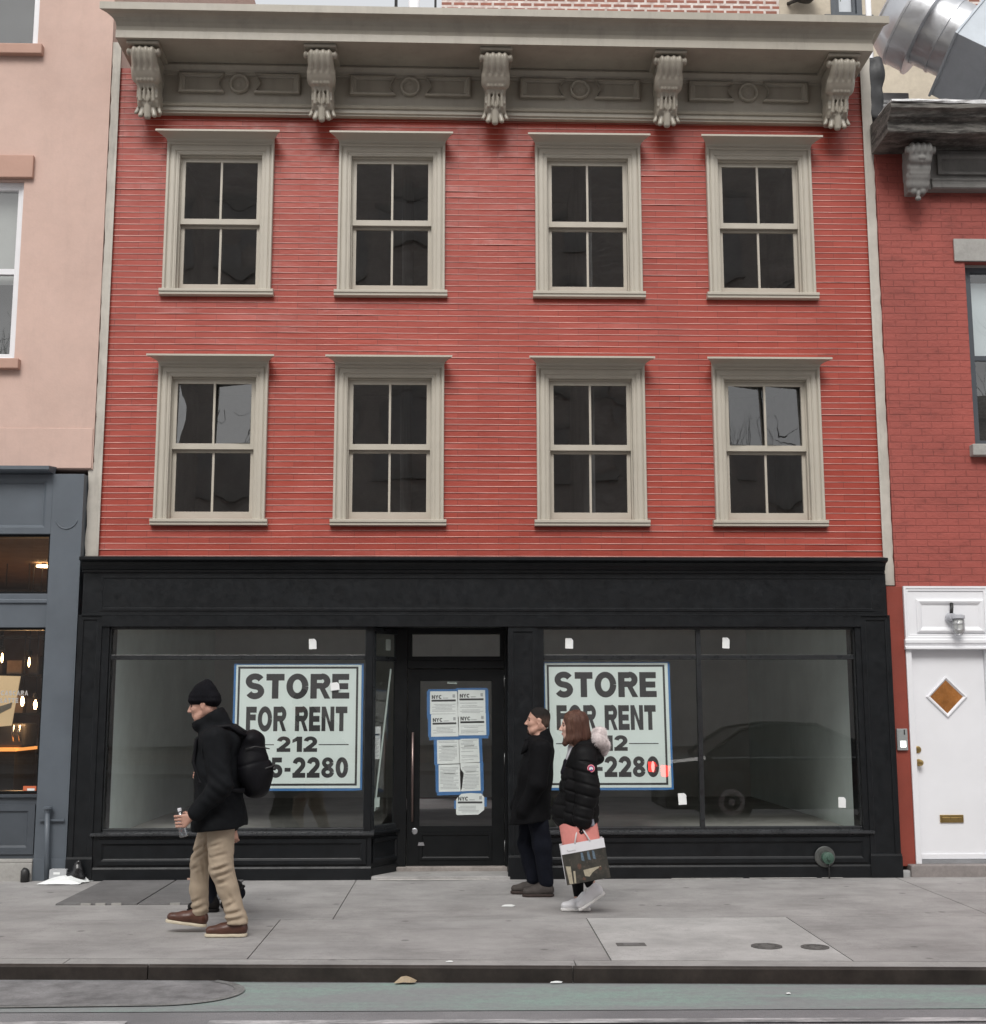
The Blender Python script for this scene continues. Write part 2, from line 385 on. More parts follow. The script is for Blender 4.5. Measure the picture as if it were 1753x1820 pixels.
# ------------------------------------------------------------------ soft bodies: signed distance fields meshed with surface nets
class SDF:
    def __init__(s): s.p = []
    def cap(s, a, b, ra, rb=None, k=.03, sc=(1, 1, 1)): s.p.append(('c', np.array(a, float), np.array(b, float), ra, ra if rb is None else rb, k, np.array(sc, float), 1)); return s
    def ell(s, c, r, k=.03, sub=False): s.p.append(('e', np.array(c, float), np.array(r, float), 0, 0, k, None, -1 if sub else 1)); return s
    def box(s, c, h, rad=.01, k=.02, rot=None): s.p.append(('b', np.array(c, float), np.array(h, float), rad, 0, k, rot, 1)); return s
    def chain(s, pts, k=.03, sc=(1, 1, 1)):
        for (a, ra), (b, rb) in zip(pts, pts[1:]): s.cap(a, b, ra, rb, k, sc)
        return s
    def bounds(s):
        lo = np.full(3, 1e9); hi = -lo
        for t, a, b, ra, rb, k, sc, sg in s.p:
            if sg < 0: continue
            if t == 'c': r = max(ra, rb) / sc; l = np.minimum(a, b) - r; h = np.maximum(a, b) + r
            elif t == 'e': l = a - b; h = a + b
            else: q = np.full(3, np.linalg.norm(b) + ra); l = a - q; h = a + q
            lo = np.minimum(lo, l); hi = np.maximum(hi, h)
        return lo, hi
    def mesh(s, h, disp=None, clip=None, pad=.03):
        lo, hi = s.bounds(); lo -= pad; hi += pad
        n = np.ceil((hi - lo) / h).astype(int) + 1
        ax = [lo[i] + h * np.arange(n[i]) for i in range(3)]
        F = np.full(n, .2, np.float32)
        for t, a, b, ra, rb, k, sc, sg in s.p:
            if t == 'c': r = max(ra, rb) / sc; l = np.minimum(a, b) - r; u = np.maximum(a, b) + r
            elif t == 'e': l = a - b; u = a + b
            else: q = np.full(3, np.linalg.norm(b) + ra); l = a - q; u = a + q
            m = k + 2.5 * h + .012
            i0 = np.clip(np.floor((l - m - lo) / h).astype(int), 0, n - 1); i1 = np.clip(np.ceil((u + m - lo) / h).astype(int) + 1, 1, n)
            X = ax[0][i0[0]:i1[0], None, None]; Y = ax[1][None, i0[1]:i1[1], None]; Z = ax[2][None, None, i0[2]:i1[2]]
            if t == 'c':
                mid = (a + b) / 2; A = (a - mid) * sc; B = (b - mid) * sc; d = B - A; L = max(1e-9, d @ d)
                x = (X - mid[0]) * sc[0] - A[0]; y = (Y - mid[1]) * sc[1] - A[1]; z = (Z - mid[2]) * sc[2] - A[2]
                w = np.clip((x * d[0] + y * d[1] + z * d[2]) / L, 0, 1)
                D = np.sqrt((x - w * d[0]) ** 2 + (y - w * d[1]) ** 2 + (z - w * d[2]) ** 2) - (ra + (rb - ra) * w)
                D = D / sc.max()
            elif t == 'e':
                q = np.sqrt(((X - a[0]) / b[0]) ** 2 + ((Y - a[1]) / b[1]) ** 2 + ((Z - a[2]) / b[2]) ** 2)
                D = (q - 1) * b.min()
            else:
                x, y, z = X - a[0], Y - a[1], Z - a[2]
                if sc is not None:
                    x, y, z = (sc[0][0] * x + sc[1][0] * y + sc[2][0] * z, sc[0][1] * x + sc[1][1] * y + sc[2][1] * z, sc[0][2] * x + sc[1][2] * y + sc[2][2] * z)
                qx, qy, qz = np.abs(x) - b[0], np.abs(y) - b[1], np.abs(z) - b[2]
                D = np.sqrt(np.maximum(qx, 0) ** 2 + np.maximum(qy, 0) ** 2 + np.maximum(qz, 0) ** 2) + np.minimum(np.maximum(np.maximum(qx, qy), qz), 0) - ra
            sl = (slice(i0[0], i1[0]), slice(i0[1], i1[1]), slice(i0[2], i1[2])); G = F[sl]
            if sg < 0:
                D = -D; hh = np.maximum(k - np.abs(G - D), 0) / k; F[sl] = np.maximum(G, D) + hh * hh * k * .25
            else:
                hh = np.maximum(k - np.abs(G - D), 0) / k; F[sl] = np.minimum(G, D) - hh * hh * k * .25
        X, Y, Z = np.meshgrid(*ax, indexing='ij', sparse=True)
        if disp is not None: F = F + disp(X, Y, Z)
        if clip is not None: F = np.maximum(F, clip(X, Y, Z))
        F[0], F[-1], F[:, 0], F[:, -1], F[:, :, 0], F[:, :, -1] = .1, .1, .1, .1, .1, .1
        return nets(F, lo, h)

def nets(F, lo, h):
    S = F < 0
    c = [S[i:i + S.shape[0] - 1, j:j + S.shape[1] - 1, k:k + S.shape[2] - 1] for i in (0, 1) for j in (0, 1) for k in (0, 1)]
    al = np.logical_and.reduce(c); an = np.logical_or.reduce(c); act = an & ~al
    idx = np.full(act.shape, -1, int); I = np.argwhere(act); idx[act] = np.arange(len(I))
    acc = np.zeros((len(I), 3)); cnt = np.zeros(len(I))
    off = [(i, j, k) for i in (0, 1) for j in (0, 1) for k in (0, 1)]
    for a in off:
        for d in range(3):
            if a[d]: continue
            b = list(a); b[d] = 1
            fa = F[I[:, 0] + a[0], I[:, 1] + a[1], I[:, 2] + a[2]]; fb = F[I[:, 0] + b[0], I[:, 1] + b[1], I[:, 2] + b[2]]
            m = (fa < 0) != (fb < 0); t = np.where(m, fa / np.where(m, fa - fb, 1), 0)
            p = np.tile(np.array(a, float), (len(I), 1)); p[:, d] += t
            acc[m] += p[m]; cnt[m] += 1
    V = lo + h * (I + acc / cnt[:, None]); Q = []
    for d in range(3):
        e1, e2 = (d + 1) % 3, (d + 2) % 3
        sl0 = [slice(None)] * 3; sl1 = [slice(None)] * 3; sl0[d] = slice(0, -1); sl1[d] = slice(1, None)
        A = S[tuple(sl0)]; B = S[tuple(sl1)]; E = np.argwhere(A != B)
        E = E[(E[:, e1] > 0) & (E[:, e2] > 0) & (E[:, e1] < F.shape[e1] - 1) & (E[:, e2] < F.shape[e2] - 1)]
        ins = A[E[:, 0], E[:, 1], E[:, 2]]
        def g(o1, o2):
            q = E.copy(); q[:, e1] -= o1; q[:, e2] -= o2; return idx[q[:, 0], q[:, 1], q[:, 2]]
        q = np.stack([g(1, 1), g(0, 1), g(0, 0), g(1, 0)], 1); q[~ins] = q[~ins][:, ::-1]; Q.append(q)
    Q = np.concatenate(Q); Q = Q[(Q >= 0).all(1)]
    m = MB(); m.v = V; m.f = Q.tolist(); m.mi = [0] * len(Q); return m

def vol(sdf, name, mat, parent, h=.01, disp=None, clip=None, xf=None):
    m = sdf.mesh(h, disp, clip)
    if xf is not None: m.v = np.array([xf(Vector(v))[:] for v in m.v])
    return m.build(name, mat, parent, smooth=True, fix=False)

def wob(seed, freq, amp, aniso=(1, 1, 1)):
    g = np.random.RandomState(seed); K = g.normal(size=(7, 3)) * freq * np.array(aniso); ph = g.uniform(0, 6.28, 7)
    def f(X, Y, Z):
        s = 0
        for k, p in zip(K, ph): s = s + np.sin(k[0] * X + k[1] * Y + k[2] * Z + p)
        return s * (amp / 3.)
    return f

# ------------------------------------------------------------------ ground, pavement, kerb, road
def ky(x): return -4.235 - .048 * x            # the kerb runs a touch askew to the fronts
def slabsheet(name, pts, z, mat, thick=None):
    m = MB(); n = len(pts)
    if thick: m.add([(x, y, z) for x, y in pts] + [(x, y, z - thick) for x, y in pts], [tuple(range(n))] + [(i, (i + 1) % n, n + (i + 1) % n, n + i) for i in range(n)])
    else: m.add([(x, y, z) for x, y in pts], [tuple(range(n))])
    return struct(m.build(name, mat))
def road_mat():
    s = NT('worn_asphalt')
    f = s.ramp(s.noise(1.3, 7, .65), .3, .7); k = s.mix(f, (.20, .198, .207), (.30, .297, .307))
    k = s.mix(s.math('MULTIPLY', s.ramp(s.noise(150, 2, .7), .45, .7), .5), k, (.05, .05, .05))
    s.base(k); s.rough(.85); s.bump(s.noise(140, 3, .7), .5, .006); return s.m
def green_mat():
    s = NT('worn_green_paint')
    k = s.mix(s.ramp(s.noise(120, 2, .7), .4, .75), (.30, .415, .37), (.22, .30, .27))
    w1 = s.ramp(s.noise(1.6, 7, .7, s.mapped((.6, 2.2, 1))), .37, .56)
    w2 = s.ramp(s.noise(22, 4, .7), .42, .66)
    k = s.mix(s.math('MULTIPLY', w1, .9), k, (.28, .29, .295)); k = s.mix(s.math('MULTIPLY', w2, .55), k, (.24, .25, .255))
    w3 = s.ramp(s.noise(1.1, 5, .7, s.mapped((.5, 3, 1), (4, 2, 0))), .55, .72); k = s.mix(s.math('MULTIPLY', w3, .7), k, (.21, .205, .215))
    s.base(k); s.rough(.8); s.bump(s.noise(140, 3, .7), .45, .006); return s.m
def line_mat():
    s = NT('worn_white_line')
    w1 = s.ramp(s.noise(2.5, 6, .75, s.mapped((1, 3, 1))), .38, .60)
    k = s.mix(w1, (.62, .61, .62), (.24, .24, .245)); s.base(k); s.rough(.8); return s.m
struct(slabsheet('ground', [(-300, -300), (300, -300), (300, 300), (-300, 300)], -.30, MT['concrete']))
slabsheet('road', [(-60, -19), (60, -19), (60, ky(60)), (-60, ky(-60))][0:2] + [(60, -4.0), (-60, -4.0)], -.10, road_mat())
BL = green_mat()
slabsheet('bike_lane', [(-30, ky(0) - .92 + .9), (30, ky(0) - .92 - .9 - .6), (30, ky(30) - .03), (-30, ky(-30) - .03)] if 0 else [(-20, ky(-20) * .25 - 3.92), (20, ky(20) * .25 - 3.92), (20, ky(20) - .04), (-20, ky(-20) - .04)], -.096, BL)
slabsheet('lane_line', [(-1.75, -5.27), (9, -5.40), (9, -5.31), (-1.75, -5.18)], -.092, line_mat())
slabsheet('lane_line', [(-9, -5.17), (-2.2, -5.26), (-2.2, -5.18), (-9, -5.08)], -.092, line_mat())
patch = [(-8, -4.79)] + [(-2.15 + (.42 + .025 * math.sin(a * .9)) * math.cos(R(a)), -4.44 + (.34 + .012 * math.sin(a * .37)) * math.sin(R(a))) for a in range(-80, 81, 5)] + [(-8, -3.95)]
slabsheet('road_patch', patch, -.0925, M('dark_patch_asphalt', (.235, .232, .236), .85, .38, 6, bump=.5, bscale=120, mottle=.4))
m = MB()
ring = [(-2.15 + .47 * math.cos(R(a)), -4.46 + .37 * math.sin(R(a))) for a in range(-86, 60, 6)]
inn = [(-2.15 + .41 * math.cos(R(a)), -4.46 + .325 * math.sin(R(a))) for a in range(-86, 60, 6)]
m.add([(x, y, -.089) for x, y in ring] + [(x, y, -.089) for x, y in inn], [(i, i + 1, len(ring) + i + 1, len(ring) + i) for i in range(len(ring) - 1)])
m.add([(-2.12, -4.83, -.089), (-3.3, -4.86, -.089), (-3.3, -4.82, -.089), (-2.12, -4.785, -.089)], [(0, 1, 2, 3)])
struct(m.build('road_seam', M('pale_tar_edge', (.25, .25, .245), .85, .4, 5, mottle=.8)))
# pavement: steel-faced kerb with a concrete cap, then the flags with open joints
for i, (xa, xb) in enumerate(((-24, -2.35), (-2.345, .335), (.34, 9), (9.005, 26))):
    m = MB(); e = .012 * (-1) ** i * (i > 0)
    m.add([(xa, ky(xa), -.012), (xb, ky(xb), -.012 ), (xb, ky(xb) - .006, -.4), (xa, ky(xa) - .006, -.4), (xa, ky(xa) + .025, 0.002), (xb, ky(xb) + .025, .002), (xb, ky(xb) + .05, -.4), (xa, ky(xa) + .05, -.4)],
          [(0, 1, 2, 3), (0, 4, 5, 1), (4, 7, 6, 5), (0, 3, 7, 4), (1, 5, 6, 2)])
    struct(m.build('kerb', MT['kerb'], bevel=.004))
def flag(x0, x1, y0, y1, mat, g=.006, name='pavement', z=0.):
    pts = []
    def yy(x, y): return ky(x) + .20 if y == 'k' else (ky(x) + .027 if y == 'K' else (ky(x) + .194 if y == 'k-' else y))
    pts = [(x0 + g, yy(x0, y0) + g), (x1 - g, yy(x1, y0) + g), (x1 - g, yy(x1, y1) - g), (x0 + g, yy(x0, y1) - g)]
    o = slabsheet(name, pts, z, mat, .12); return o
slabsheet('pavement_bed', [(-30, ky(-30) + .05), (30, ky(30) + .05), (30, 6), (-30, 6)], -.035, M('joint_dirt', (.20, .19, .18), .9, .2, 6))
C = MT['concrete']
for (a, b) in ((-24, -6.1), (-6.1, -4.3), (-4.3, 3.72), (3.72, 9), (9, 24)): pass
for (a, b) in ((-24, -6), (-6, -1.35), (-1.35, 3.76), (3.76, 7), (7, 24)): flag(a, b, -2.42 - .025 * 0, .6 if 0 else .02, C, .004 if a != -6 else .0035)
for (a, b) in ((-24, -4.6), (-4.6, -1.75), (-1.75, .60)): flag(a, b, 'k', -2.42, C, .004)
flag(.60, 2.15, 'k', -2.42, MT['slab'], .005)
for (a, b) in ((2.15, 4.9), (4.9, 9), (9, 24)): flag(a, b, 'k', -2.42, C, .004)
for (a, b) in ((-24, -2.9), (-2.9, .36), (.36, 5.5), (5.5, 24)): flag(a, b, 'K', 'k-', MT['kerbtop'], .0035, 'kerb_cap')

def disc(name, label, cat, c, r, mat, z=.006, ry=1., group=None, bars=0):
    m = MB(); m.lathe((c[0], c[1], -.02), (0, 0, 1), [(0, r), (.02 + z, r), (.02 + z, r * .86), (.02 + z - .003, r * .84), (.02 + z - .003, r * .5), (.02 + z, r * .48), (.02 + z, r * .12), (.02 + z - .004, r * .1)], 28)
    for k in range(6):
        a = k * math.pi / 3; ca, sa = math.cos(a), math.sin(a)
        m.box(c[0] + ca * r * .67 - .012, c[0] + ca * r * .67 + .012, c[1] + sa * r * .67 - .012, c[1] + sa * r * .67 + .012, 0, z + .001)
    o = m.build(name, mat); tag(o, label, cat, group); return o
G = 'iron covers in the pavement'
disc('utility_cover', 'round iron cover in the middle of the pale pavement slab', 'utility cover', (1.71, -3.63), .105, MT['cover'], group=G)
disc('utility_cover', 'round iron cover at the corner of the pale pavement slab', 'utility cover', (2.03, -3.67), .095, MT['cover'], group=G)
o = thing('valve_box', 'small worn rectangular valve box at the left end of the pale pavement slab', 'valve box', (.80, -3.53, 0))
MB().box(.70, .90, -3.585, -3.475, -.02, .004).build('lid', MT['cover'], o, bevel=.003); MB().box(.745, .855, -3.56, -3.50, -.02, .007).build('lid_grip', MT['hatch'], o, bevel=.002)
# cellar hatch: two dark slate leaves and a kerb, flush in the pavement
o = thing('cellar_hatch', 'dark slate cellar hatch set in the pavement under the left shop window', 'cellar hatch', (-3.05, -.9, 0))
for (a, b) in ((-3.70, -3.035), (-3.02, -2.40)): MB().box(a, b, -1.66, -.24, -.02, .014).build('hatch_leaf', MT['hatch'], o, bevel=.004)
for x in (-3.20, -3.33, -3.45, -2.72): MB().box(x - .04, x + .04, -1.675, -1.655, -.02, .018).build('hinge_strap', MT['stone'], o)
# litter
def crumple(name, label, cat, c, sx, sy, h, mat, seed, n=10, group=None):
    g = np.random.RandomState(seed); m = MB(); vs = []
    for j in range(n + 1):
        for i in range(n + 1):
            u, v = i / n * 2 - 1, j / n * 2 - 1; b = max(0, 1 - max(abs(u), abs(v)) ** 2)
            vs.append((c[0] + sx * (u + g.uniform(-.09, .09)) + .15 * sx * v, c[1] + sy * (v + g.uniform(-.09, .09)), c[2] + .004 + h * (b * .6 + .4 * g.uniform(0, 1) * (b > .1) + .15 * g.uniform(0, 1))))
    m.add(vs, [(j * (n + 1) + i, j * (n + 1) + i + 1, (j + 1) * (n + 1) + i + 1, (j + 1) * (n + 1) + i) for j in range(n) for i in range(n)])
    o = m.build(name, mat); s_ = o.modifiers.new('thick', 'SOLIDIFY'); s_.thickness = .002
    return tag(o, label, cat, group)
crumple('crumpled_paper', 'crumpled white paper lying in front of the small grey box', 'litter', (-4.03, -.33, 0), .19, .13, .062, MT['paper'], 3, 6)
crumple('paper_scrap', 'scrap of white paper on the pavement left of the white sneakers', 'litter', (.02, -1.83, 0), .05, .03, .012, MT['paper'], 5, 4)
crumple('dead_leaf', 'dry tan leaf in the gutter against the kerb', 'leaf', (-.71, -4.26, -.09), .06, .03, .04, M('dry_leaf', (.42, .33, .22), .7, .2, 20), 9, 4)
crumple('paper_scrap', 'tiny white scrap in the gutter below the kerb joint', 'litter', (.23, -4.29, -.09), .035, .018, .008, MT['paper'], 12, 3)
crumple('paper_scrap', 'tiny white scrap on top of the kerb behind the dry leaf', 'litter', (-.44, -4.10, .001), .022, .014, .006, MT['paper'], 17, 3)
crumple('paper_scrap', 'tiny white scrap far out on the green bike lane', 'litter', (1.6, -4.63, -.094), .012, .012, .006, MT['paper'], 18, 3)
o = thing('grey_box', 'small pale grey box standing against the slate pier', 'box', (-4.12, -.19, 0))
MB().box(-4.20, -4.04, -.26, -.17, .004, .115).build('carton', M('grey_card', (.40, .41, .42), .7, .08, 5), o, bevel=.004)
MB().box(-4.16, -4.10, -.263, -.2605, .07, .09).build('label_patch', MT['paper'], o)
s = SDF().ell((-3.95, -.27, .06), (.085, .06, .065), .02).ell((-3.94, -.27, .13), (.05, .04, .05), .03).ell((-3.925, -.27, .18), (.028, .025, .025), .02)
o = vol(s, 'rubbish_bag', M('black_plastic', (.012, .012, .013), .25, .2, 8), None, .009, wob(4, 38, .007)); tag(o, 'small knotted black rubbish bag beside the grey box', 'rubbish bag')
# wooden sliver by the bulkhead
o = tag(MB().box(-2.92, -2.62, -.262, -.247, .015, .032).build('wood_strip', M('pale_strip', (.45, .30, .24), .7, .3, 20), bevel=.002), 'thin pale wood strip lying on the hatch by the black bulkhead', 'wood strip')

for k_, (xa_, xb_, w_) in enumerate(((.62, .98, .018), (1.62, 2.30, .014), (2.36, 3.0, .022), (3.05, 3.25, .012), (-2.9, -2.6, .012), (-1.15, -.1, .02))):
    g_ = random.Random(k_); n_ = 14; pts_ = [(xa_ + (xb_ - xa_) * i / n_, (-.232 if xa_ > -.5 or xa_ < -2 else -.24) - w_ * g_.uniform(.2, 1)) for i in range(n_ + 1)]
    slabsheet('mortar_smear', pts_ + [(xb_, -.205), (xa_, -.205)], .0045, M('pale_mortar', (.58, .56, .53), .9, .15, 12))
# ------------------------------------------------------------------ the red sided building
B = thing('sided_building', 'red clapboard building with taupe bracketed cornice over a black empty shop front', 'building', (-.05, 0, 0))
WX = [(-3.424, -2.318), (-1.646, -.551), (.387, 1.482), (2.177, 3.271)]
WZ = [(5.812, 7.394), (3.446, 5.026)]
OPEN = [(x0 + .075, x1 - .075, z0 + .01, z1 - .075) for (z0, z1) in WZ for (x0, x1) in WX]
X0, X1, ZB, ZT = -3.975, 3.88, 3.02, 8.17
def siding():
    m = MB(); g = random.Random(3); H = .0635; n = int((ZT - ZB) / H) + 1
    waves = [(g.uniform(.4, 1.6), g.uniform(0, 6)) for _ in range(n + 1)]
    low = [(g.uniform(0, 6), g.uniform(0, 6)) for _ in range(3)]
    def wz(c, x):
        f, p = waves[c]
        return .0022 * math.sin(f * x + p) + .006 * math.sin(.7 * x + 1.1 + .06 * c) * math.sin(.045 * c + .5)
    for c in range(n):
        zb = ZB + c * H; zt = zb + H
        cuts = [(X0, X1)]
        for (a, b, z0, z1) in OPEN:
            if zb < z1 and zt > z0:
                nc = []
                for (p, q) in cuts:
                    if b <= p or a >= q: nc.append((p, q))
                    else:
                        if a > p: nc.append((p, a))
                        if b < q: nc.append((b, q))
                cuts = nc
        # a few boards are sprung, a few sit tight
        spr = [(g.uniform(X0, X1), g.uniform(.15, .5), g.uniform(.001, .006)) for _ in range(2)]
        for (p, q) in cuts:
            k = max(2, int((q - p) / .09)); xs = [p + (q - p) * i / k for i in range(k + 1)]
            def out(x): return -.005 - .0006 * math.sin(3 * x + c) - sum(a * math.exp(-((x - b) / s_) ** 2) for b, s_, a in spr)
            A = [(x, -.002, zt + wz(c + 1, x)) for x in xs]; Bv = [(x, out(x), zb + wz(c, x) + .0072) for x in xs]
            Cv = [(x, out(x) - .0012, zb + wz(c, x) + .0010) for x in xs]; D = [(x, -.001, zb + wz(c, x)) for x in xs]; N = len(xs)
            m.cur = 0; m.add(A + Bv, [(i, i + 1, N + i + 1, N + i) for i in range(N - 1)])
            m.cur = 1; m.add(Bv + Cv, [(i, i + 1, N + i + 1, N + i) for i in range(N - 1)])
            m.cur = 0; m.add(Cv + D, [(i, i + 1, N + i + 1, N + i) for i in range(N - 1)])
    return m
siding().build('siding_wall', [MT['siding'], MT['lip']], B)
# the wall behind the boards, with openings, sides, back and roof
m = MB()
zs = [3.0, WZ[1][0] + .01, WZ[1][1] - .075, WZ[0][0] + .01, WZ[0][1] - .075, 8.2]
for k in range(5):
    if k in (1, 3):
        e = [-3.99] + [v for (a, b) in WX for v in (a + .075, b - .075)] + [3.89]
        for i in range(0, len(e), 2): m.box(e[i], e[i + 1], .004, .26, zs[k], zs[k + 1])
    else: m.box(-3.99, 3.89, .004, .26, zs[k], zs[k + 1])
m.box(-4.03, -3.78, .262, 12, -.1, 8.2); m.box(3.63, 3.93, .262, 12, -.1, 8.2); m.box(-3.77, 3.62, 11.7, 11.99, -.1, 8.2)
m.build('side_wall', MT['redflat'], B)
MB().box(-4.0, 3.9, .3, 11.9, 8.21, 8.34).build('roof', MT['roof'], B)
# dark upper rooms
m = MB()
for (z0, z1) in ((3.2, 5.5), (5.56, 8.1)):
    m.quad((-3.7, 3.2, z0), (3.6, 3.2, z0), (3.6, 3.2, z1), (-3.7, 3.2, z1)); m.quad((-3.7, .27, z0), (3.6, .27, z0), (3.6, 3.2, z0), (-3.7, 3.2, z0)); m.quad((-3.7, .27, z1), (3.6, .27, z1), (3.6, 3.2, z1), (-3.7, 3.2, z1))
    for x in (-3.7, -1.0, 1.0, 3.6): m.quad((x, .27, z0), (x, 3.2, z0), (x, 3.2, z1), (x, .27, z1))
m.build('upper_room', MT['dark'], B)
# corner boards with ragged caulk
for (a, b, zb, zt, sd_) in ((-4.075, -3.955, 3.02, 8.50, -1), (3.853, 3.945, 2.80, 8.46, 1)):
    m = MB(); g = random.Random(int(a * 10)); n = 60
    if sd_ < 0: a0, b0 = a, b
    pl = []; pr = []
    for i in range(n + 1):
        z = zb + (zt - zb) * i / n; j = g.uniform(-.007, .006)
        if sd_ < 0: pl.append((a + j + (.045 if z > 3.97 else 0), z)); pr.append((b, z))
        else: pl.append((a, z)); pr.append((b + j, z))
    vs = [(x, -.034, z) for x, z in pl] + [(x, -.034, z) for x, z in pr] + [(x, .02, z) for x, z in pl] + [(x, .02, z) for x, z in pr]; N = n + 1
    fs = []
    for i in range(n):
        fs += [(i, N + i, N + i + 1, i + 1), (i, i + 1, 2 * N + i + 1, 2 * N + i), (N + i, 3 * N + i, 3 * N + i + 1, N + i + 1)]
    m.add(vs, fs)
    xb = b if sd_ < 0 else a
    m.box(xb - .012, xb + .012, -.045, -.0345, zb, zt)
    m.build('corner_board', MT['board'], B)

# windows: one of each, then copies
def pane_mesh(tilts):
    m = MB()
    for (x0, x1, z0, z1, y, k) in ((-.372, -.006, .785, 1.40, .052, 0), (.006, .372, .785, 1.40, .052, 1), (-.372, -.006, .095, .70, .10, 2), (.006, .372, .095, .70, .10, 3)):
        ty, tz = tilts[k]; cx, cz = (x0 + x1) / 2, (z0 + z1) / 2; n = 5; vs = []
        bow = .0016 if k % 2 else -.0012
        for j in range(n + 1):
            for i in range(n + 1):
                x = x0 + (x1 - x0) * i / n; z = z0 + (z1 - z0) * j / n; u = (i / n - .5); v = (j / n - .5)
                vs.append((x, y + ty * (x - cx) + tz * (z - cz) + bow * (1 - 4 * u * u) * (1 - 4 * v * v), z))
        m.add(vs, [(j * (n + 1) + i, j * (n + 1) + i + 1, (j + 1) * (n + 1) + i + 1, (j + 1) * (n + 1) + i) for j in range(n) for i in range(n)])
    return m.mesh('pane', MT['upglass'], smooth=True)
hw = .5495
def window_parts():
    P = {}
    m = MB()   # moulded casing
    m.frame(-hw, hw, .0, 1.583, [(0, .02), (0, -.062), (.006, -.067), (.022, -.067), (.028, -.060), (.034, -.046), (.040, -.046), (.044, -.052), (.078, -.052), (.082, -.047), (.088, -.047), (.091, -.036), (.112, -.036), (.116, -.030), (.124, -.030), (.128, -.018), (.128, .03)], bottom=False)
    m.frame(-hw + .128, hw - .128, .0, 1.455, [(0, .03), (.012, .03), (.012, .13), (.3, .131)][:3], bottom=False)
    m.prof_x([(.02, 1.4545), (.0, 1.4545), (-.004, 1.447), (.012, 1.442), (.03, 1.442), (.03, 1.4545)], -hw + .131, hw - .131)
    P['casing'] = m.mesh('window', MT['trim'])
    m = MB()   # sill in two steps
    m.prof_x([(.13, .012), (-.074, .002), (-.078, -.002), (-.078, -.026), (-.07, -.028), (-.066, -.034), (-.066, -.056), (-.05, -.062), (.0, -.062), (.0, -.02), (.13, -.02)], -hw - .028, hw + .028)
    P['sill'] = m.mesh('sill', MT['trim'])
    m = MB()   # crown moulding over the head
    cv = [(-.064, 1.578), (-.072, 1.580), (-.076, 1.590)] + [(-.076 - .150 * (1 - math.cos(t * math.pi / 2)), 1.592 + .022 * math.sin(t * math.pi / 2)) for t in (.2, .4, .6, .8, 1)] + [(-.242, 1.615), (-.242, 1.634), (.0, 1.682), (.0, 1.578)]
    m.prof_x(cv, -hw + .003, hw - .003, ret=.48, ret0=.064)
    P['crown'] = m.mesh('crown_moulding', MT['trim'])
    for nm, z0, z1, y, br, tr in (('upper', .725, 1.452, .035, .058, .052), ('lower', .018, .742, .083, .078, .045)):
        m = MB(); d = .036
        m.box(-.408, -.408 + d, y, y + .034, z0, z1); m.box(.408 - d, .408, y, y + .034, z0, z1)
        m.box(-.408 + d, .408 - d, y + .001, y + .033, z0, z0 + br); m.box(-.408 + d, .408 - d, y + .001, y + .033, z1 - tr, z1)
        m.box(-.011, .011, y + .003, y + .030, z0 + br, z1 - tr)
        P['sash_' + nm] = m.mesh('sash', MT['trim'])
    return P
WP = window_parts()
def add_window(cx, z, tilts, label=None, thin=None):
    o = bpy.data.objects.new('window', WP['casing']); col.objects.link(o); o.parent = B; o.location = Vector((cx, 0, z)) - Vector(B['wloc'])
    if label: o['label'] = label
    for nm, me in (('sill', WP['sill']), ('crown_moulding', WP['crown']), ('sash', WP['sash_upper']), ('sash', WP['sash_lower']), ('pane', pane_mesh(tilts))):
        c = bpy.data.objects.new(nm, me); col.objects.link(c); c.parent = o
    return o
g = random.Random(11)
for r, (z0, z1) in enumerate(WZ):
    for c, (x0, x1) in enumerate(WX):
        t = [(g.uniform(-.012, .012), g.uniform(-.012, .012)) for _ in range(4)]
        if r == 1 and c == 0: t[1] = (-.16, .05); t[0] = (-.05, .03)
        if r == 1 and c == 3: t[0] = (.20, .05); t[1] = (.14, .045)
        add_window((x0 + x1) / 2, z0, t)

# roof cornice (leans a little down to the right, as the house does)
SH = lambda v: (v[0], v[1], v[2] - .0070 * (v[0] + .03))
m = MB()
cv = [(.02, 8.205), (-.62, 8.205), (-.62, 8.283), (-.600, 8.289)] + [(-.60 - .135 * (1 - math.cos(t * math.pi / 2)), 8.289 + .142 * math.sin(t * math.pi / 2)) for t in (.2, .4, .6, .8, 1.)] + [(-.745, 8.434), (-.752, 8.437), (-.752, 8.512), (-.62, 8.522), (.3, 8.54), (.3, 8.205)]
m.prof_x(cv, -3.842, 3.792, ret=1.0, ret0=.62); m.xform(SH).build('roof_cornice', MT['cornice'], B)
CO = [o for o in col.objects if o.name == 'roof_cornice'][0]
def sub(mb, name, mat, smooth=False, bevel=0):
    o = mb.build(name, mat, None, smooth, bevel); o.parent = CO; return o
m = MB(); m.box(-3.70, 3.64, -.055, -.003, 7.68, 8.2045)
m.prof_x([(-.05, 8.20), (-.135, 8.20), (-.14, 8.18), (-.12, 8.165), (-.10, 8.15), (-.09, 8.13), (-.075, 8.125), (-.07, 8.105), (-.05, 8.10)], -3.69, 3.63)
sub(m.xform(SH), 'frieze_board', MT['cornice'])
m = MB(); m.prof_x([(-.054, 7.792), (-.085, 7.792), (-.098, 7.782), (-.104, 7.768), (-.098, 7.752), (-.08, 7.745), (-.08, 7.728), (-.092, 7.722), (-.092, 7.700), (-.075, 7.692), (-.075, 7.678), (-.054, 7.672)], -3.70, 3.64)
sub(m.xform(SH), 'frieze_moulding', MT['cornice'])
BX = [-3.585, -1.808, -.032, 1.742, 3.515]
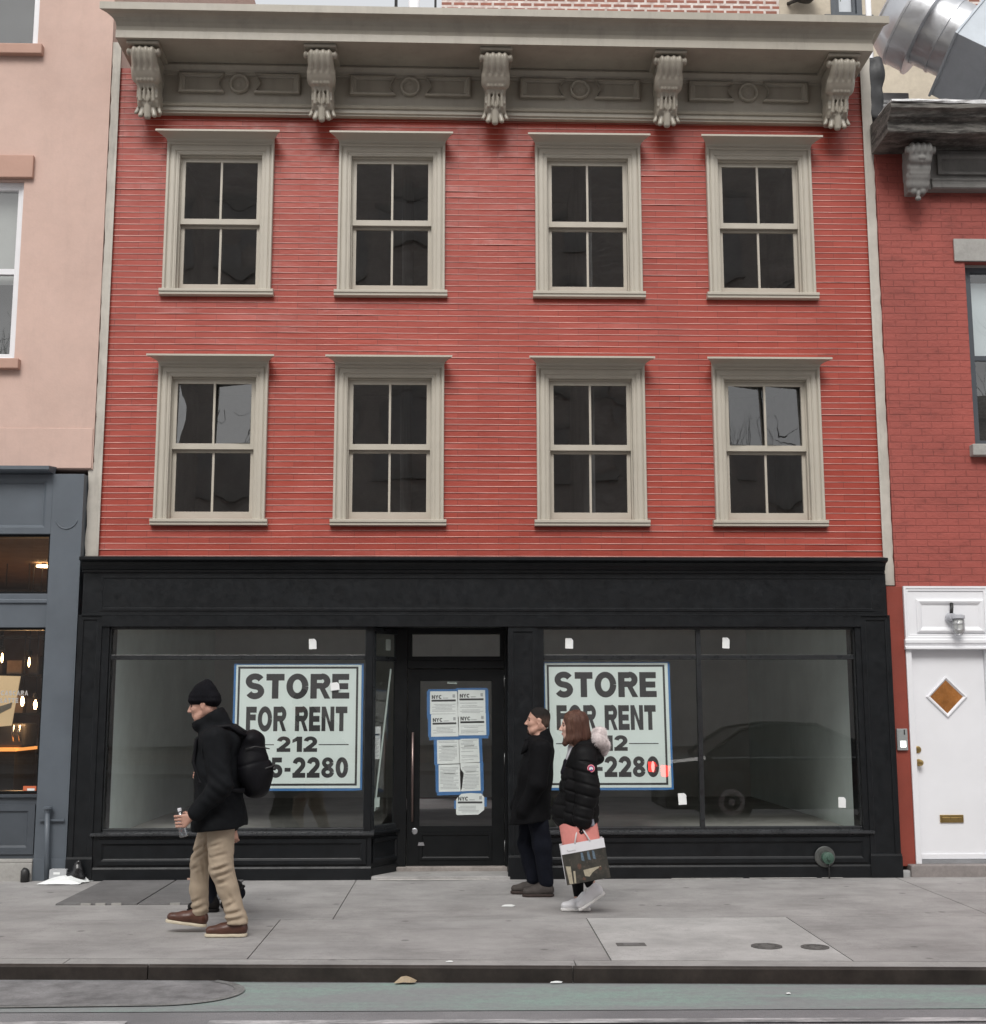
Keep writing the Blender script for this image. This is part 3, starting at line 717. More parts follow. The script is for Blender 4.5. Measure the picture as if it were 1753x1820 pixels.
def panel_mb(left):
    L, H_, r = .475, .215, .17
    if left: pts = [(0, 0), (L, 0)] + [(L + .03 + r * math.cos(t) , H_ / 2 + .0 + r * math.sin(t) * .62) for t in [math.pi + (.9 - 1.8 * i / 8) for i in range(9)]][0:0]
    n = 8; side = [(L - .055 * math.sin(math.pi * i / n), H_ * i / n) for i in range(n + 1)]
    pts = [(0, 0)] + side + [(0, H_)]
    if not left: pts = [(L - x, z) for x, z in pts]
    m = MB(); cx = sum(p[0] for p in pts) / len(pts); cz = H_ / 2; k = len(pts)
    def ins(p, d): return (cx + (p[0] - cx) * (1 - d / .22), cz + (p[1] - cz) * (1 - d / (H_ / 2)))
    rows = []
    for d, y in ((0, -.050), (.0, -.098), (.008, -.106), (.020, -.106), (.028, -.086), (.038, -.078), (.042, -.062)):
        rows.append([(ins(p, d)[0], y, ins(p, d)[1]) for p in pts])
    vs = [v for r_ in rows for v in r_]
    fs = [(a * k + i, a * k + (i + 1) % k, (a + 1) * k + (i + 1) % k, (a + 1) * k + i) for a in range(len(rows) - 1) for i in range(k)]
    m.add(vs, fs + [tuple(range((len(rows) - 1) * k, len(rows) * k))]); return m
PM = [panel_mb(True).mesh('frieze_panel', MT['cornice']), panel_mb(False).mesh('frieze_panel', MT['cornice'])]
rm = MB(); rm.lathe((0, -.05, 0), (0, -1, 0), [(0, .106), (.032, .106), (.048, .1), (.054, .09), (.048, .08), (.028, .074), (.016, .07), (.016, .03), (.020, .02)], 36); RM = rm.mesh('medallion', MT['cornice'], smooth=False)
for i in range(4):
    b0 = BX[i]
    for nm, me, dx, dz in (('frieze_panel', PM[0], .262, 7.905), ('medallion', RM, .89, 8.01), ('frieze_panel', PM[1], 1.045, 7.905)):
        o = bpy.data.objects.new(nm, me); col.objects.link(o); o.parent = CO; o.location = (b0 + dx, 0, dz - .007 * (b0 + dx)); o.rotation_euler = (0, .007, 0)
# scrolled brackets
def bracket():
    s = SDF()
    hw_ = .118
    def slab(y, z, r, w_, k=.03): s.cap((-w_, y, z), (w_, y, z), r, r, k)
    for (y, z, r) in ((-.455, -.070, .062), (-.43, -.135, .060), (-.385, -.19, .062), (-.345, -.25, .066), (-.30, -.30, .07)): slab(y, z, r, hw_ - .045, .05)
    s.box((0, -.22, -.13), (hw_ - .012, .17, .12), .008, .03); s.box((0, -.14, -.34), (hw_ - .02, .10, .16), .008, .03)
    for sx in (-1, 1): s.cap((sx * .10, -.452, -.068), (sx * .135, -.452, -.068), .046, .040, .008); s.cap((sx * .13, -.452, -.068), (sx * .145, -.452, -.068), .018, .014, .006)
    # lower acanthus roll and panel
    slab(-.318, -.335, .034, .070, .012)
    for x in (-.072, -.038, 0, .038, .072): s.ell((x, -.342, -.342), (.020, .026, .026), .008)
    for (y, z, r) in ((-.27, -.38, .036), (-.235, -.44, .032), (-.215, -.50, .034), (-.21, -.55, .038)): slab(y, z, r, .062, .03)
    s.box((0, -.11, -.50), (.095, .085, .09), .008, .03)
    for x in (-.062, -.022, .022, .062): s.cap((x, -.30, -.37), (x * 1.1, -.255, -.55), .012, .017, .012)
    for x in (-.034, .034): s.ell((x, -.275, -.425), (.010, .03, .017), .006, sub=True); s.ell((x, -.262, -.565), (.011, .03, .024), .006, sub=True)
    # leaf
    s.cap((0, -.215, -.52), (0, -.19, -.715), .040, .034, .012)
    for sx in (-1, 1):
        s.cap((sx * .040, -.205, -.51), (sx * .050, -.175, -.60), .032, .026, .008); s.cap((sx * .050, -.175, -.60), (sx * .070, -.19, -.700), .028, .026, .006)
        s.cap((sx * .085, -.17, -.47), (sx * .090, -.15, -.57), .028, .024, .006); s.cap((sx * .090, -.15, -.57), (sx * .122, -.168, -.655), .026, .020, .006)
    s.box((0, -.06, -.56), (.08, .05, .05), .008, .03)
    def disp(X, Y, Z):
        t = np.clip((Z + .27) / .04, 0, 1) * np.clip((-.30 - Y) / .04, 0, 1)
        return t * .0075 * np.cos(X * 2 * math.pi / .062)
    return s.mesh(.0075, disp, clip=lambda X, Y, Z: np.maximum(Z - .012, Y - .0))
BM = bracket().xform(lambda v: (v.x, v.y, v.z * .87)).mesh('bracket', MT['cornice'], smooth=True, fix=False)
for x in BX:
    o = bpy.data.objects.new('bracket', BM); col.objects.link(o); o.parent = CO; o.location = (x, -.052, 8.172 - .007 * (x + .03)); o.rotation_euler = (0, .007, 0)
for x in BX: sub(MB().box(x - .165, x + .165, -.575, -.145, 8.172, 8.2035).xform(SH), 'soffit_block', MT['cornice'], bevel=.01)

# ------------------------------------------------------------------ black shop front
K = MT['black']
m = MB()   # shop cornice and fascia
m.prof_x([(.02, 2.90), (-.215, 2.90), (-.222, 2.912), (-.222, 2.925), (-.235, 2.932)] + [(-.235 - .085 * (1 - math.cos(t * math.pi / 2)), 2.932 + .075 * math.sin(t * math.pi / 2)) for t in (.3, .6, 1)] + [(-.332, 3.010), (-.335, 3.016), (-.335, 3.040), (-.20, 3.062), (.0, 3.078), (.02, 3.07)], -4.04, 3.79, ret=0)
m.build('shop_cornice', K, B)
m = MB(); m.box(-4.03, 3.80, -.20, .02, 2.492, 2.8995); m.box(-3.8295, 3.5345, -.212, .02, 2.378, 2.4915)
m.prof_x([(-.2005, 2.50), (-.214, 2.495), (-.214, 2.485), (-.2125, 2.48), (-.2, 2.48)], -4.03, 3.80)
m.frame(-3.86, 3.68, 2.53, 2.87, [(0, -.199), (.0, -.208), (.022, -.208), (.026, -.203), (.03, -.2)])
m.build('shop_fascia', K, B)
def pilaster(x0, x1, z1, pan=True, yf=-.20):
    m = MB(); d = .045; m.box(x0, x1, yf + .012, .25, -.03, z1)
    m.frame(x0, x1, .0, z1, [(0, yf + .012), (0, yf), (d, yf), (d + .006, yf + .004), (d + .008, yf + .0125)])
    o = m.build('pilaster', K, B)
    b = MB(); b.box(x0 - .008, x1 + .008, yf - .014, yf + .011, -.02, .20); b.prof_x([(yf + .01, .2005), (yf - .012, .2005), (yf - .006, .22), (yf + .01, .225)], x0 - .004, x1 + .004)
    q = b.build('plinth_block', K, None); q.parent = o
    return o
pilaster(-4.06, -3.83, 2.491); pilaster(.085, .372, 2.377); pilaster(3.535, 3.825, 2.491)
for (a_, b_, z_) in ((-3.8295, -3.76, 0), (.3725, .43, .4), (3.478, 3.5345, 0)): MB().box(a_, b_, -.19, .1, z_, 2.377).build('window_post', K, B)

def bulkhead(x0, x1, name='bulkhead'):
    m = MB(); m.box(x0, x1, -.188, .05, .0, .40); m.box(x0, x1, -.206, -.1885, .0, .105); m.prof_x([(-.189, .1055), (-.204, .1055), (-.197, .122), (-.189, .126)], x0, x1)
    n = max(1, round((x1 - x0) / 2.6)); w_ = (x1 - x0) / n
    for i in range(n): m.frame(x0 + i * w_ + .05, x0 + (i + 1) * w_ - .05, .145, .375, [(0, -.1875), (0, -.205), (.035, -.205), (.05, -.192), (.055, -.189)])
    o = m.build(name, K, B)
    q = MB(); q.prof_x([(.05, .4005), (-.20, .4005), (-.208, .405), (-.224, .41), (-.228, .418), (-.226, .432), (-.12, .452), (.05, .46)], x0 - .02, x1 + .025); q = q.build('shop_sill', M('greyer_black_sill', (.035, .037, .04), .3, .3, 6), None); q.parent = o  # sill is a greyer black than the bulkhead below it
    return o
bulkhead(-3.83, -1.215); bulkhead(.372, 3.55)

def shop_window(x0, x1, muls, y=-.12):
    o = thing('display_window', '', '', (0, 0, 0)); del o['label'], o['category']; o.parent = B; o.location = -Vector(B['wloc'])
    m = MB(); z0, z1, zt = .458, 2.358, (2.062, 2.108)
    m.frame(x0 - .03, x1 + .03, z0 - .02, z1 + .03, [(0, y + .05), (0, y - .028), (.03, y - .028), (.034, y - .022), (.034, y + .03)])
    for (a, b) in zip([x0] + [q[1] for q in muls], [q[0] for q in muls] + [x1]):
        m.box(a + (.004 if a == x0 else 0), b - (.004 if b == x1 else 0), y - .026, y + .03, zt[0], zt[1])
    for (a, b) in muls: m.box(a, b, y - .030, y + .034, z0 + .0, z1)
    f = m.build('window_frame', M('shop_frame_metal', (.020, .022, .024), .32, .2, 6), None, bevel=.003); f.parent = o
    m = MB(); e = [x0] + [v for q in muls for v in q] + [x1]
    for i in range(0, len(e), 2):
        for (a, b) in ((z0, zt[0]), (zt[1], z1)): m.quad((e[i], y + .004, a), (e[i + 1], y + .004, a), (e[i + 1], y + .004, b), (e[i], y + .004, b))
    p = m.build('glass_pane', MT['glass'], None); p.parent = o
    return o
def head_filler(x0, x1):
    MB().box(x0, x1, -.16, .25, 2.3885, 2.4915).build('window_head', K, B)
shop_window(-3.755, -1.296, []); shop_window(.43, 3.478, [(1.924, 1.968)])
MB().box(-3.83, -1.215, -.175, .02, 2.3775 - .02 + .021, 2.3779).build('window_head', K, B)
# corner post, splayed side light running back to the door
PA = Vector((-1.262, -.15)); PB = Vector((-1.00, .24)); du = (PB - PA).normalized(); dn = Vector((du.y, -du.x)); LN = (PB - PA).length
def splay(m):  # local x along the splay, y outwards negative
    return m.xform(lambda v: (PA.x + du.x * v.x - dn.x * v.y, PA.y + du.y * v.x - dn.y * v.y, v.z))
m = MB(); m.box(-1.292, -1.226, -.165, -.08, .44, 2.3765); m.build('corner_post', K, B)
o = bpy.data.objects.new('splayed_window', None); col.objects.link(o); o.parent = B; o.location = -Vector(B['wloc'])
m = MB(); m.frame(.03, LN + .02, .438, 2.37, [(0, .04), (0, -.03), (.045, -.03), (.05, -.02), (.05, .03)]); m.box(.08, LN - .03, -.025, .03, 2.055, 2.10)
f = splay(m).build('window_frame', MATS['shop_frame_metal'], None, bevel=.003); f.parent = o
m = MB()
for (a, b) in ((.458, 2.055), (2.10, 2.35)): m.quad((.07, 0, a), (LN - .02, 0, a), (LN - .02, 0, b), (.07, 0, b))
f = splay(m).build('glass_pane', MT['glass'], None); f.parent = o
m = MB(); m.box(-.03, LN + .02, -.028, .08, .0, .40); m.box(-.02, LN, -.045, -.0285, .0, .105); m.frame(.05, LN - .02, .145, .37, [(0, -.027), (0, -.043), (.03, -.043), (.042, -.032), (.045, -.029)])
m.prof_x([(.08, .4005), (-.04, .4005), (-.062, .41), (-.064, .43), (.0, .445), (.08, .45)], -.0, LN + .03)
splay(m).build('splayed_bulkhead', K, B)
# entrance: head, posts, transom light, door
m = MB(); m.box(-1.20, .084, .19, .262, 2.372, 2.60); m.box(-1.225, .0845, -.19, .262, 2.374 + .006, 2.3795 + .008); m.box(-1.03, -.905, .185, .30, .0, 2.372); m.box(.062, .0845, .18, .30, .0, 2.372)
m.frame(-.904, .0615, 2.062, 2.3715, [(0, .32), (0, .205), (.04, .205), (.044, .215), (.044, .30)])
m.box(-.904, .0615, .198, .32, 1.99, 2.0615)
m.build('door_frame', MT['blackd'], B, bevel=.003)
m = MB(); m.quad((-.862, .25, 2.10), (.02, .25, 2.10), (.02, .25, 2.33), (-.862, .25, 2.33)); m.build('transom_pane', MT['glass'], B)
m = MB(); x0, x1, z0, z1, y = -.900, .058, .075, 1.986, .222
m.frame(x0, x1, z0, z1, [(0, y + .045), (0, y), (.118, y), (.124, y + .006), (.124, y + .045)], bottom=False)
m.box(x0 + .119, x1 - .119, y + .0015, y + .044, z0, .452); m.box(x0, x0 + .119, y + .0025, y + .044, z0 - .0, z0 + .001)
m.frame(x0 + .13, x1 - .13, .13, .39, [(0, y + .001), (0, y - .008), (.02, y - .008), (.032, y + .0012)])
D = m.build('entrance_door', MT['blackd'], B)
def dsub(mb, nm, mat, **k): q = mb.build(nm, mat, None, **k); q.parent = D; return q
m = MB(); m.quad((x0 + .122, y + .02, .45), (x1 - .122, y + .02, .45), (x1 - .122, y + .02, 1.864), (x0 + .122, y + .02, 1.864)); dsub(m, 'glass_pane', MT['glass'])
m = MB(); hx = -.845; m.tube([(hx, y - .055, .50), (hx, y - .055, 1.36)], .013, 12)
for z in (.60, 1.26): m.tube([(hx, y - .055, z), (hx, y + .002, z)], .009, 8)
dsub(m, 'pull_handle', M('reddish_steel', (.20, .15, .14), .35, .1, 6, metal=.8), smooth=True)
m = MB(); m.lathe((-.822, y + .001, .405), (0, -1, 0), [(0, .030), (.006, .030), (.010, .024), (.012, .012)], 20); dsub(m, 'door_lock', MT['chrome'])
m = MB(); m.plate([(-.79, .268), (-.725, .268), (-.735, .300), (-.78, .300)], y - .0125, y + .001); dsub(m, 'letter_plate', MT['chrome'])
for z in (1.86, 1.10, .26): dsub(MB().tube([(.0625, y - .008, z - .055), (.0625, y - .008, z + .055)], .008, 8), 'hinge', M('door_hinge', (.22, .22, .22), .35, .1, 10, metal=.7), smooth=True)
m = MB(); m.prof_x([(.30, .0), (.30, .074), (.19, .074), (.17, .068), (.17, .0)], -1.0, .084)
m.build('threshold', M('worn_saddle', (.30, .27, .25), .6, .3, 9, mottle=.3), B, bevel=.004)
m = MB(); m.box(-1.21, .10, -.215, .168, -.02, .030); m.build('doorstep', MT['kerbtop'], B, bevel=.006)
# empty shop inside
m = MB()
def face(a, b, c, d, k): m.cur = k; m.quad(a, b, c, d)
xa, xb, ya, yb, za, zb = -3.775, 3.615, .07, 5.2, .38, 2.95
for k, q in ((0, [(xa, -.1, za), (xa, yb, za), (xa, yb, zb), (xa, -.1, zb)]), (0, [(xb, -.1, za), (xb, yb, za), (xb, yb, zb), (xb, -.1, zb)]), (1, [(xa, yb, za), (xb, yb, za), (xb, yb, zb), (xa, yb, zb)]), (2, [(xa, -.1, za), (-1.21, -.1, za), (-1.21, yb, za), (xa, yb, za)]), (2, [(.1, -.1, za), (xb, -.1, za), (xb, yb, za), (.1, yb, za)]), (2, [(-1.21, .3, .08), (.1, .3, .08), (.1, yb, .08), (-1.21, yb, .08)]), (1, [(xa, -.05, zb), (xb, -.05, zb), (xb, yb, zb), (xa, yb, zb)])):
    m.cur = k; m.quad(*q)
m.build('shop_room', [MT['room'], MT['roomback'], MT['roomfloor']], B, fix=False)

# ------------------------------------------------------------------ signs and papers on the glass
def store_sign(label, X0, X1, Z0, Z1, lean=0.):
    o = thing('store_sign', label, 'sign', ((X0 + X1) / 2, -.10, Z0), 'signs taped inside the shop windows')
    k = (X1 - X0) / 1.216; q = (Z1 - Z0) / 1.173
    fx = lambda v: (v[0] + lean * (v[2] - Z0), v[1], v[2])
    gx = lambda x: X0 + (x + 2.547) * k
    gz = lambda z: Z0 + (z - .840) * q
    MB().box(X0, X1, -.1025, -.1015, Z0, Z1).xform(fx).build('sheet', MT['sign'], o)
    m = MB()
    m.box(X0 - .022, X0 + .03, -.1005, -.1000, Z0 - .02, Z1 + .012); m.box(X1 - .03, X1 + .02, -.1005, -.1000, Z0 - .02, Z1 + .012)
    m.box(X0 + .0305, X1 - .0305, -.1004, -.0999, Z0 - .024, Z0 + .03); m.box(X0 + .0305, X1 - .0305, -.1004, -.0999, Z1 - .03, Z1 + .010)
    m.xform(fx).build('tape', MT['tape'], o)
    m = MB(); t = .020
    a, b, c, d = gx(-2.528), gx(-1.362), gz(.864), gz(1.996)
    y0, y1 = -.1034, -.1028
    m.box(a, a + t, y0, y1, c, d); m.box(b - t, b, y0, y1, c, d); m.box(a + t, b - t, y0, y1, c, c + t); m.box(a + t, b - t, y0, y1, d - t, d)
    m.box(gx(-2.450), gx(-2.165), y0, y1, gz(1.246), gz(1.255)); m.box(gx(-1.735), gx(-1.445), y0, y1, gz(1.246), gz(1.255))
    m.xform(fx).build('border', MT['ink'], o)
    L = MB()
    for txt, x0, x1, z0, z1, bo in (('STORE', -2.452, -1.447, 1.688, 1.926, .055), ('FOR RENT', -2.440, -1.463, 1.378, 1.612, .045), ('212', -2.138, -1.749, 1.182, 1.327, .050), ('5-2280', -2.200, -1.447, .938, 1.130, .045)):
        t_ = text_mb(txt, gx(x0), gx(x1), gz(z0), gz(z1), -.1030, .10); L.add(t_.v, t_.f)
    L.xform(fx).build('lettering', MT['ink'], o)
store_sign('STORE FOR RENT sign in the left shop window behind the man with the backpack', -2.547, -1.336, .840, 2.013)
store_sign('STORE FOR RENT sign in the right shop window behind the walking couple', .458, 1.660, .838, 2.030, lean=-.012)

def notice(label, x0, x1, z0, z1, head, tape='', y=.2455, rot=0., round_=False, n=9, seed=0, tear=False, name='paper_notice'):
    cx, cz = (x0 + x1) / 2, (z0 + z1) / 2; ca, sa = math.cos(rot), math.sin(rot)
    fx = lambda v: (cx + (v[0] - cx) * ca - (v[2] - cz) * sa, v[1], cz + (v[0] - cx) * sa + (v[2] - cz) * ca)
    o = thing(name, label, 'notice', (cx, y, z0), 'notices taped inside the glass door'); g = random.Random(seed)
    if round_: pts = [(x0, z0 + .01), (x0 + .01, z0), (x1 - .06, z0 + .004), (x1, z0 + .05), (x1, z1 - .04), (x1 - .03, z1 - .006), (cx, z1), (x0 + .05, z1 - .008), (x0, z1 - .06)]
    elif tear: pts = [(x0, z0), (x1, z0 + .004), (x1 - .004, z1), (x0, z1), (x0 + .002, z1 - .055), (x0 + .034, z1 - .10), (x0 + .012, z0 + .03)]
    else: pts = [(x0, z0), (x1, z0 + g.uniform(-.004, .004)), (x1 - .003, z1), (x0 + .002, z1 + g.uniform(-.004, .004))]
    m = MB(); m.plate(pts, y - .0006, y); m.xform(fx).build('sheet', MT['paper'], o)
    W_, H_ = x1 - x0, z1 - z0; yi = y - .0012
    m = MB(); m2 = MB()
    if head:
        t_ = text_mb('NYC', x0 + .07 * W_, x0 + .43 * W_, z1 - .038 - .035, z1 - .036, yi, .06); m.add(t_.v, t_.f)
        m.quad((x0 + .06 * W_, yi, z1 - .100), (x0 + .93 * W_, yi, z1 - .100), (x0 + .93 * W_, yi, z1 - .081), (x0 + .06 * W_, yi, z1 - .081))
        m2.quad((x0 + .46 * W_, yi, z1 - .070), (x0 + .66 * W_, yi, z1 - .070), (x0 + .66 * W_, yi, z1 - .062), (x0 + .46 * W_, yi, z1 - .062))
        m2.quad((x0 + .82 * W_, yi, z1 - .062), (x0 + .91 * W_, yi, z1 - .062), (x0 + .91 * W_, yi, z1 - .030), (x0 + .82 * W_, yi, z1 - .030))
        top = z1 - .125
    else:
        top = z1 - .03; m.quad((x0 + .25 * W_, yi, top - .06), (x0 + .75 * W_, yi, top - .06), (x0 + .75 * W_, yi, top - .054), (x0 + .25 * W_, yi, top - .054))
    while top > z0 + .025:
        if g.random() < .8:
            a = x0 + W_ * g.choice((.08, .08, .14, .2)); b = x1 - W_ * g.choice((.08, .1, .3, .2)); m2.quad((a, yi, top - .0045), (b, yi, top - .0045), (b, yi, top), (a, yi, top))
        top -= .0135
    m.xform(fx).build('heading', MT['ink'], o); m2.xform(fx).build('print_lines', MT['inkg'], o)
    if tape:
        m = MB(); yt0, yt1 = y + .0002, y + .0006; w_ = .03
        if 'l' in tape: m.box(x0 - w_, x0 + .01, yt0, yt1, z0 - .005, z1 + .005)
        if 'r' in tape: m.box(x1 - .01, x1 + w_, yt0, yt1, z0 - .005, z1 + .005)
        if 't' in tape: m.box(x0 - .02, x1 + .02, yt0 + .0005, yt1 + .0005, z1 - .01, z1 + .022)
        if 'b' in tape: m.box(x0 - .02, x1 + .02, yt0 + .0005, yt1 + .0005, z0 - .034, z0 + .01)
        if 's' in tape: m.box(x0 - .02, x0 + .01, yt0, yt1, z0 + .06, z0 + .14); m.box(x1 - .01, x1 + .025, yt0, yt1, z0 + .08, z0 + .17)
        m.xform(fx).build('tape', MT['tape'], o)
    return o
notice('NYC notice at the upper left of the taped block of four', -.680, -.404, 1.50, 1.760, True, 'lt', .2452, .012, seed=1)
notice('NYC notice at the upper right of the taped block of four', -.402, -.127, 1.51, 1.772, True, 'rt', .2448, .006, seed=2)
notice('NYC notice at the lower left of the taped block of four', -.668, -.398, 1.318, 1.535, True, 'lb', .2436, .022, seed=3)
notice('NYC notice at the lower right of the taped block of four', -.394, -.120, 1.330, 1.548, True, 'rb', .2432, .014, seed=4)
notice('plain notice on the left just under the block of NYC notices', -.607, -.388, 1.05, 1.305, False, 'l', .2462, .03, seed=5)
notice('plain notice on the right just under the block of NYC notices', -.386, -.188, 1.062, 1.312, False, 'r', .2459, .04, seed=6)
notice('plain notice at the lower left, hung over the page above it', -.590, -.376, .782, 1.045, False, 'lb', .2444, .022, seed=7)
notice('torn plain notice with a dark gap along its left edge', -.374, -.176, .786, 1.060, False, 'rb', .2441, .018, seed=8, tear=True)
notice('lone round cornered NYC notice lowest on the glass door', -.416, -.139, .556, .768, True, 's', .2452, .0, True, seed=9)
def sticker(label, x, z, w_, h_, y=-.1155, rot=0., curl=True, mat='paper', name='paper_sticker'):
    m = MB(); a, b = w_ / 2, h_ / 2
    pts = [(-a, -b), (a, -b), (a, b - .02 if curl else b), (a - .018 if curl else a, b), (-a, b)] if curl else [(-a, -b), (a, -b), (a, b), (-a, b)]
    c_, s_ = math.cos(rot), math.sin(rot)
    m.plate([(x + p * c_ - q * s_, z + p * s_ + q * c_) for p, q in pts], y, y + .0008)
    return tag(m.build(name, MT[mat]), label, 'sticker', 'small papers stuck on the shop glass')
Y = -.1215
sticker('small white paper stuck high on the left transom pane', -1.813, 2.214, .072, .10, Y, .05)
sticker('small white paper stuck over the letter E of the left rent sign', -1.590, 1.806, .085, .075, Y, .12)
sticker('small white paper high on the right transom above the rent sign', .684, 2.219, .076, .10, Y, -.02)
sticker('small white paper high on the right transom at the pane without a sign', 2.222, 2.223, .07, .105, Y, -.05)
sticker('small white paper low beside the mullion under the rent sign', 1.758, .731, .078, .108, Y, .05)
sticker('small white paper low at the far right corner of the shop glass', 3.303, .694, .072, .10, Y, -.03)
MT['dimpaper'] = M('dim_paper', (.42, .48, .44), .8, .05, 9)
sticker('pale square label on the door glass above the notices', -.459, 1.871, .098, .074, .2450, -.04, False, 'dimpaper')
def on_splay(m): return splay(m)
m = MB(); m.box(.03 + .02, .20, .003, .004, 1.11, 1.42); 
o = thing('paper_notice', 'NYC notice hanging inside the narrow splayed side window', 'notice', (-1.2, .0, 1.1)); on_splay(m).build('sheet', MT['paper'], o)
m = MB(); t_ = text_mb('NYC', .058, .12, 1.365, 1.395, .0022, .06); m.add(t_.v, t_.f); m.quad((.058, .0022, 1.335), (.185, .0022, 1.335), (.185, .0022, 1.352), (.058, .0022, 1.352)); on_splay(m).build('heading', MT['ink'], o)
m = MB()
for i in range(14): m.quad((.062, .0022, 1.30 - i * .013), (.18 - .02 * (i % 3), .0022, 1.30 - i * .013), (.18 - .02 * (i % 3), .0022, 1.305 - i * .013), (.062, .0022, 1.305 - i * .013))
on_splay(m).build('print_lines', MT['inkg'], o)
m = MB(); m.plate([(.095, .62), (.12, .62), (.36, 1.98), (.335, 1.98)], -.004, -.0032); m.plate([(.085, .655), (.185, .655), (.19, .75), (.09, .74)], -.0052, -.0044)
o = on_splay(m).build('glass_tape', M('pale_film_strip', (.50, .60, .55), .5, .05, 6)); tag(o, 'long pale strip of film stuck slantwise on the narrow splayed side window', 'tape')
m = MB(); m.box(.26, .34, -.004, -.0032, 2.16, 2.27); o = on_splay(m).build('paper_sticker', MT['dimpaper']); tag(o, 'grey paper stuck high in the narrow splayed side window', 'sticker')

# fire connection on the right bulkhead
o = thing('fire_connection', 'green topped wall hydrant with a round plate low on the black bulkhead', 'hydrant', (3.09, -.22, 0))
m = MB(); m.lathe((3.09, -.207, .196), (0, -1, 0), [(0, .098), (.006, .098), (.012, .092), (.014, .06), (.012, .05)], 32); m.build('wall_plate', M('dull_chrome_plate', (.13, .135, .13), .4, .25, 8, metal=.6), o)
m = MB(); m.lathe((3.10, -.215, .192), (0, -1, 0), [(0, .05), (.05, .048), (.055, .055), (.075, .055), (.08, .04), (.085, .018), (.105, .016), (.106, .005)], 20); m.build('green_cap', M('green_cap_paint', (.05, .10, .075), .5, .2, 8), o, smooth=False)
MB().tube([(3.11, -.235, .15), (3.115, -.245, .09), (3.115, -.245, .0)], .007, 8).build('drain_pipe', MT['iron'], o, smooth=True)

# ------------------------------------------------------------------ pink stucco neighbour on the left
L = thing('pink_building', 'pink stucco house over a slate grey coffee shop front', 'building', (-9.5, 0, 0))
PX = -4.035
m = MB(); ys = -.05
wins = [(-5.93, -4.868, 5.06, 6.955), (-5.93, -4.812, 8.425, 10.3)]
m.box(-15, -5.93, ys, .3, 3.945, 14); m.box(-4.868, PX, ys, .3, 3.945, 8.425); m.box(-4.812, PX, ys, .3, 8.425, 14)
m.box(-5.93, -4.868, ys, .3, 3.945, 5.06); m.box(-5.93, -4.868, ys, .3, 6.955, 8.425); m.box(-5.93, -4.812, ys, .3, 10.3, 14)
m.box(-15, PX, .31, 12, 3.42, 13.9); m.box(-4.19, PX, .31, 12, -.1, 3.42)
m.build('stucco_wall', MT['pink'], L)
m = MB(); m.box(-15, PX - .01, ys - .012, ys - .0005, 3.952, 4.36); m.build('lower_plaster_band', MT['pink'], L, bevel=.006)
def nwin(x0, x1, z0, z1, lint, sillx, sillz0, sillz1, meet):
    o = bpy.data.objects.new('window', None); col.objects.link(o); o.parent = L; o.location = -Vector(L['wloc'])
    def s(mb, n, mat, **k): q = mb.build(n, mat, None, **k); q.parent = o
    m = MB(); m.frame(x0, x1, z0, z1, [(0, .06), (0, .005), (.035, .005), (.04, .018), (.075, .018), (.08, .03), (.08, .09)])
    m.box(x0 + .08, x1 - .08, .032, .085, meet - .03, meet + .03); s(m, 'window_frame', MT['vinyl'], bevel=.002)
    m = MB(); m.quad((x0 + .08, .06, z0 + .08), (x1 - .08, .06, z0 + .08), (x1 - .08, .06, z1 - .08), (x0 + .08, .06, z1 - .08)); s(m, 'pane', MT['upglass'])
    if lint: m = MB(); m.quad((x0, .16, meet - .1), (x1, .16, meet - .1), (x1, .16, z1), (x0, .16, z1)); s(m, 'blind', MT['blind'])
    if lint: m = MB(); m.box(x0 - .1, -4.772, ys - .05, ys - .001, 6.972, 7.215); s(m, 'lintel', MT['pinkd'], bevel=.008)
    m = MB(); m.box(x0 - .1, sillx, ys - .075, ys + .05, sillz0, sillz1); s(m, 'sill', MT['pinkd'], bevel=.008)
    m = MB(); m.box(x0 - .3, x1 + .06, .29, .309, z0 - .1, z1 + .1); s(m, 'dark_room', MT['near_black'])  # near-black board stands in for the shaded room behind the pane
nwin(-5.93, -4.868, 5.06, 6.955, True, -4.80, 4.955, 5.06, 6.01); nwin(-5.93, -4.812, 8.425, 10.3, False, -4.742, 8.32, 8.43, 9.4)
S = MT['slate']
m = MB(); m.box(-4.385, -4.083, -.15, .2, -.02, 3.879); m.box(-4.40, -4.09 + .01, -.165, -.1505, .0, .2)
m.tube([(-4.235 + .105 * math.cos(R(a)), -.151, 3.44 + .105 * math.sin(R(a))) for a in range(190, 351, 8)], [.003] + [.008] * 19 + [.003], 6)  # thin raised arc stands in for a crescent-shaped shadow
m.build('shop_pier', S, L, bevel=.004)
m = MB(); m.prof_x([(-.1, 3.88), (-.27, 3.885), (-.29, 3.90), (-.29, 3.935), (-.05, 3.965)], -15, -4.387); m.build('shop_ledge', S, L)
m = MB(); m.box(-15, -4.3855, -.12, .2, 3.28, 3.8795); m.frame(-7.5, -4.3855, 3.285, 3.875, [(0, -.119), (0, -.15), (.06, -.15), (.085, -.13), (.09, -.121)]); m.build('sign_board', S, L)
m = MB(); m.box(-15, -4.3855, -.13, .1, 2.372, 2.70); m.prof_x([(-.13, 2.60), (-.15, 2.61), (-.15, 2.64), (-.13, 2.65)], -15, -4.386); m.build('transom_beam', S, L, bevel=.004)
m = MB(); m.box(-15, -4.3855, -.12, .1, .20, .765); m.frame(-5.9, -4.40, .24, .70, [(0, -.119), (0, -.137), (.06, -.137), (.075, -.123), (.08, -.121)]); m.prof_x([(.1, .7655), (-.15, .766), (-.155, .79), (.1, .81)], -15, -4.3855); m.build('stall_riser', MT['slated'], L)
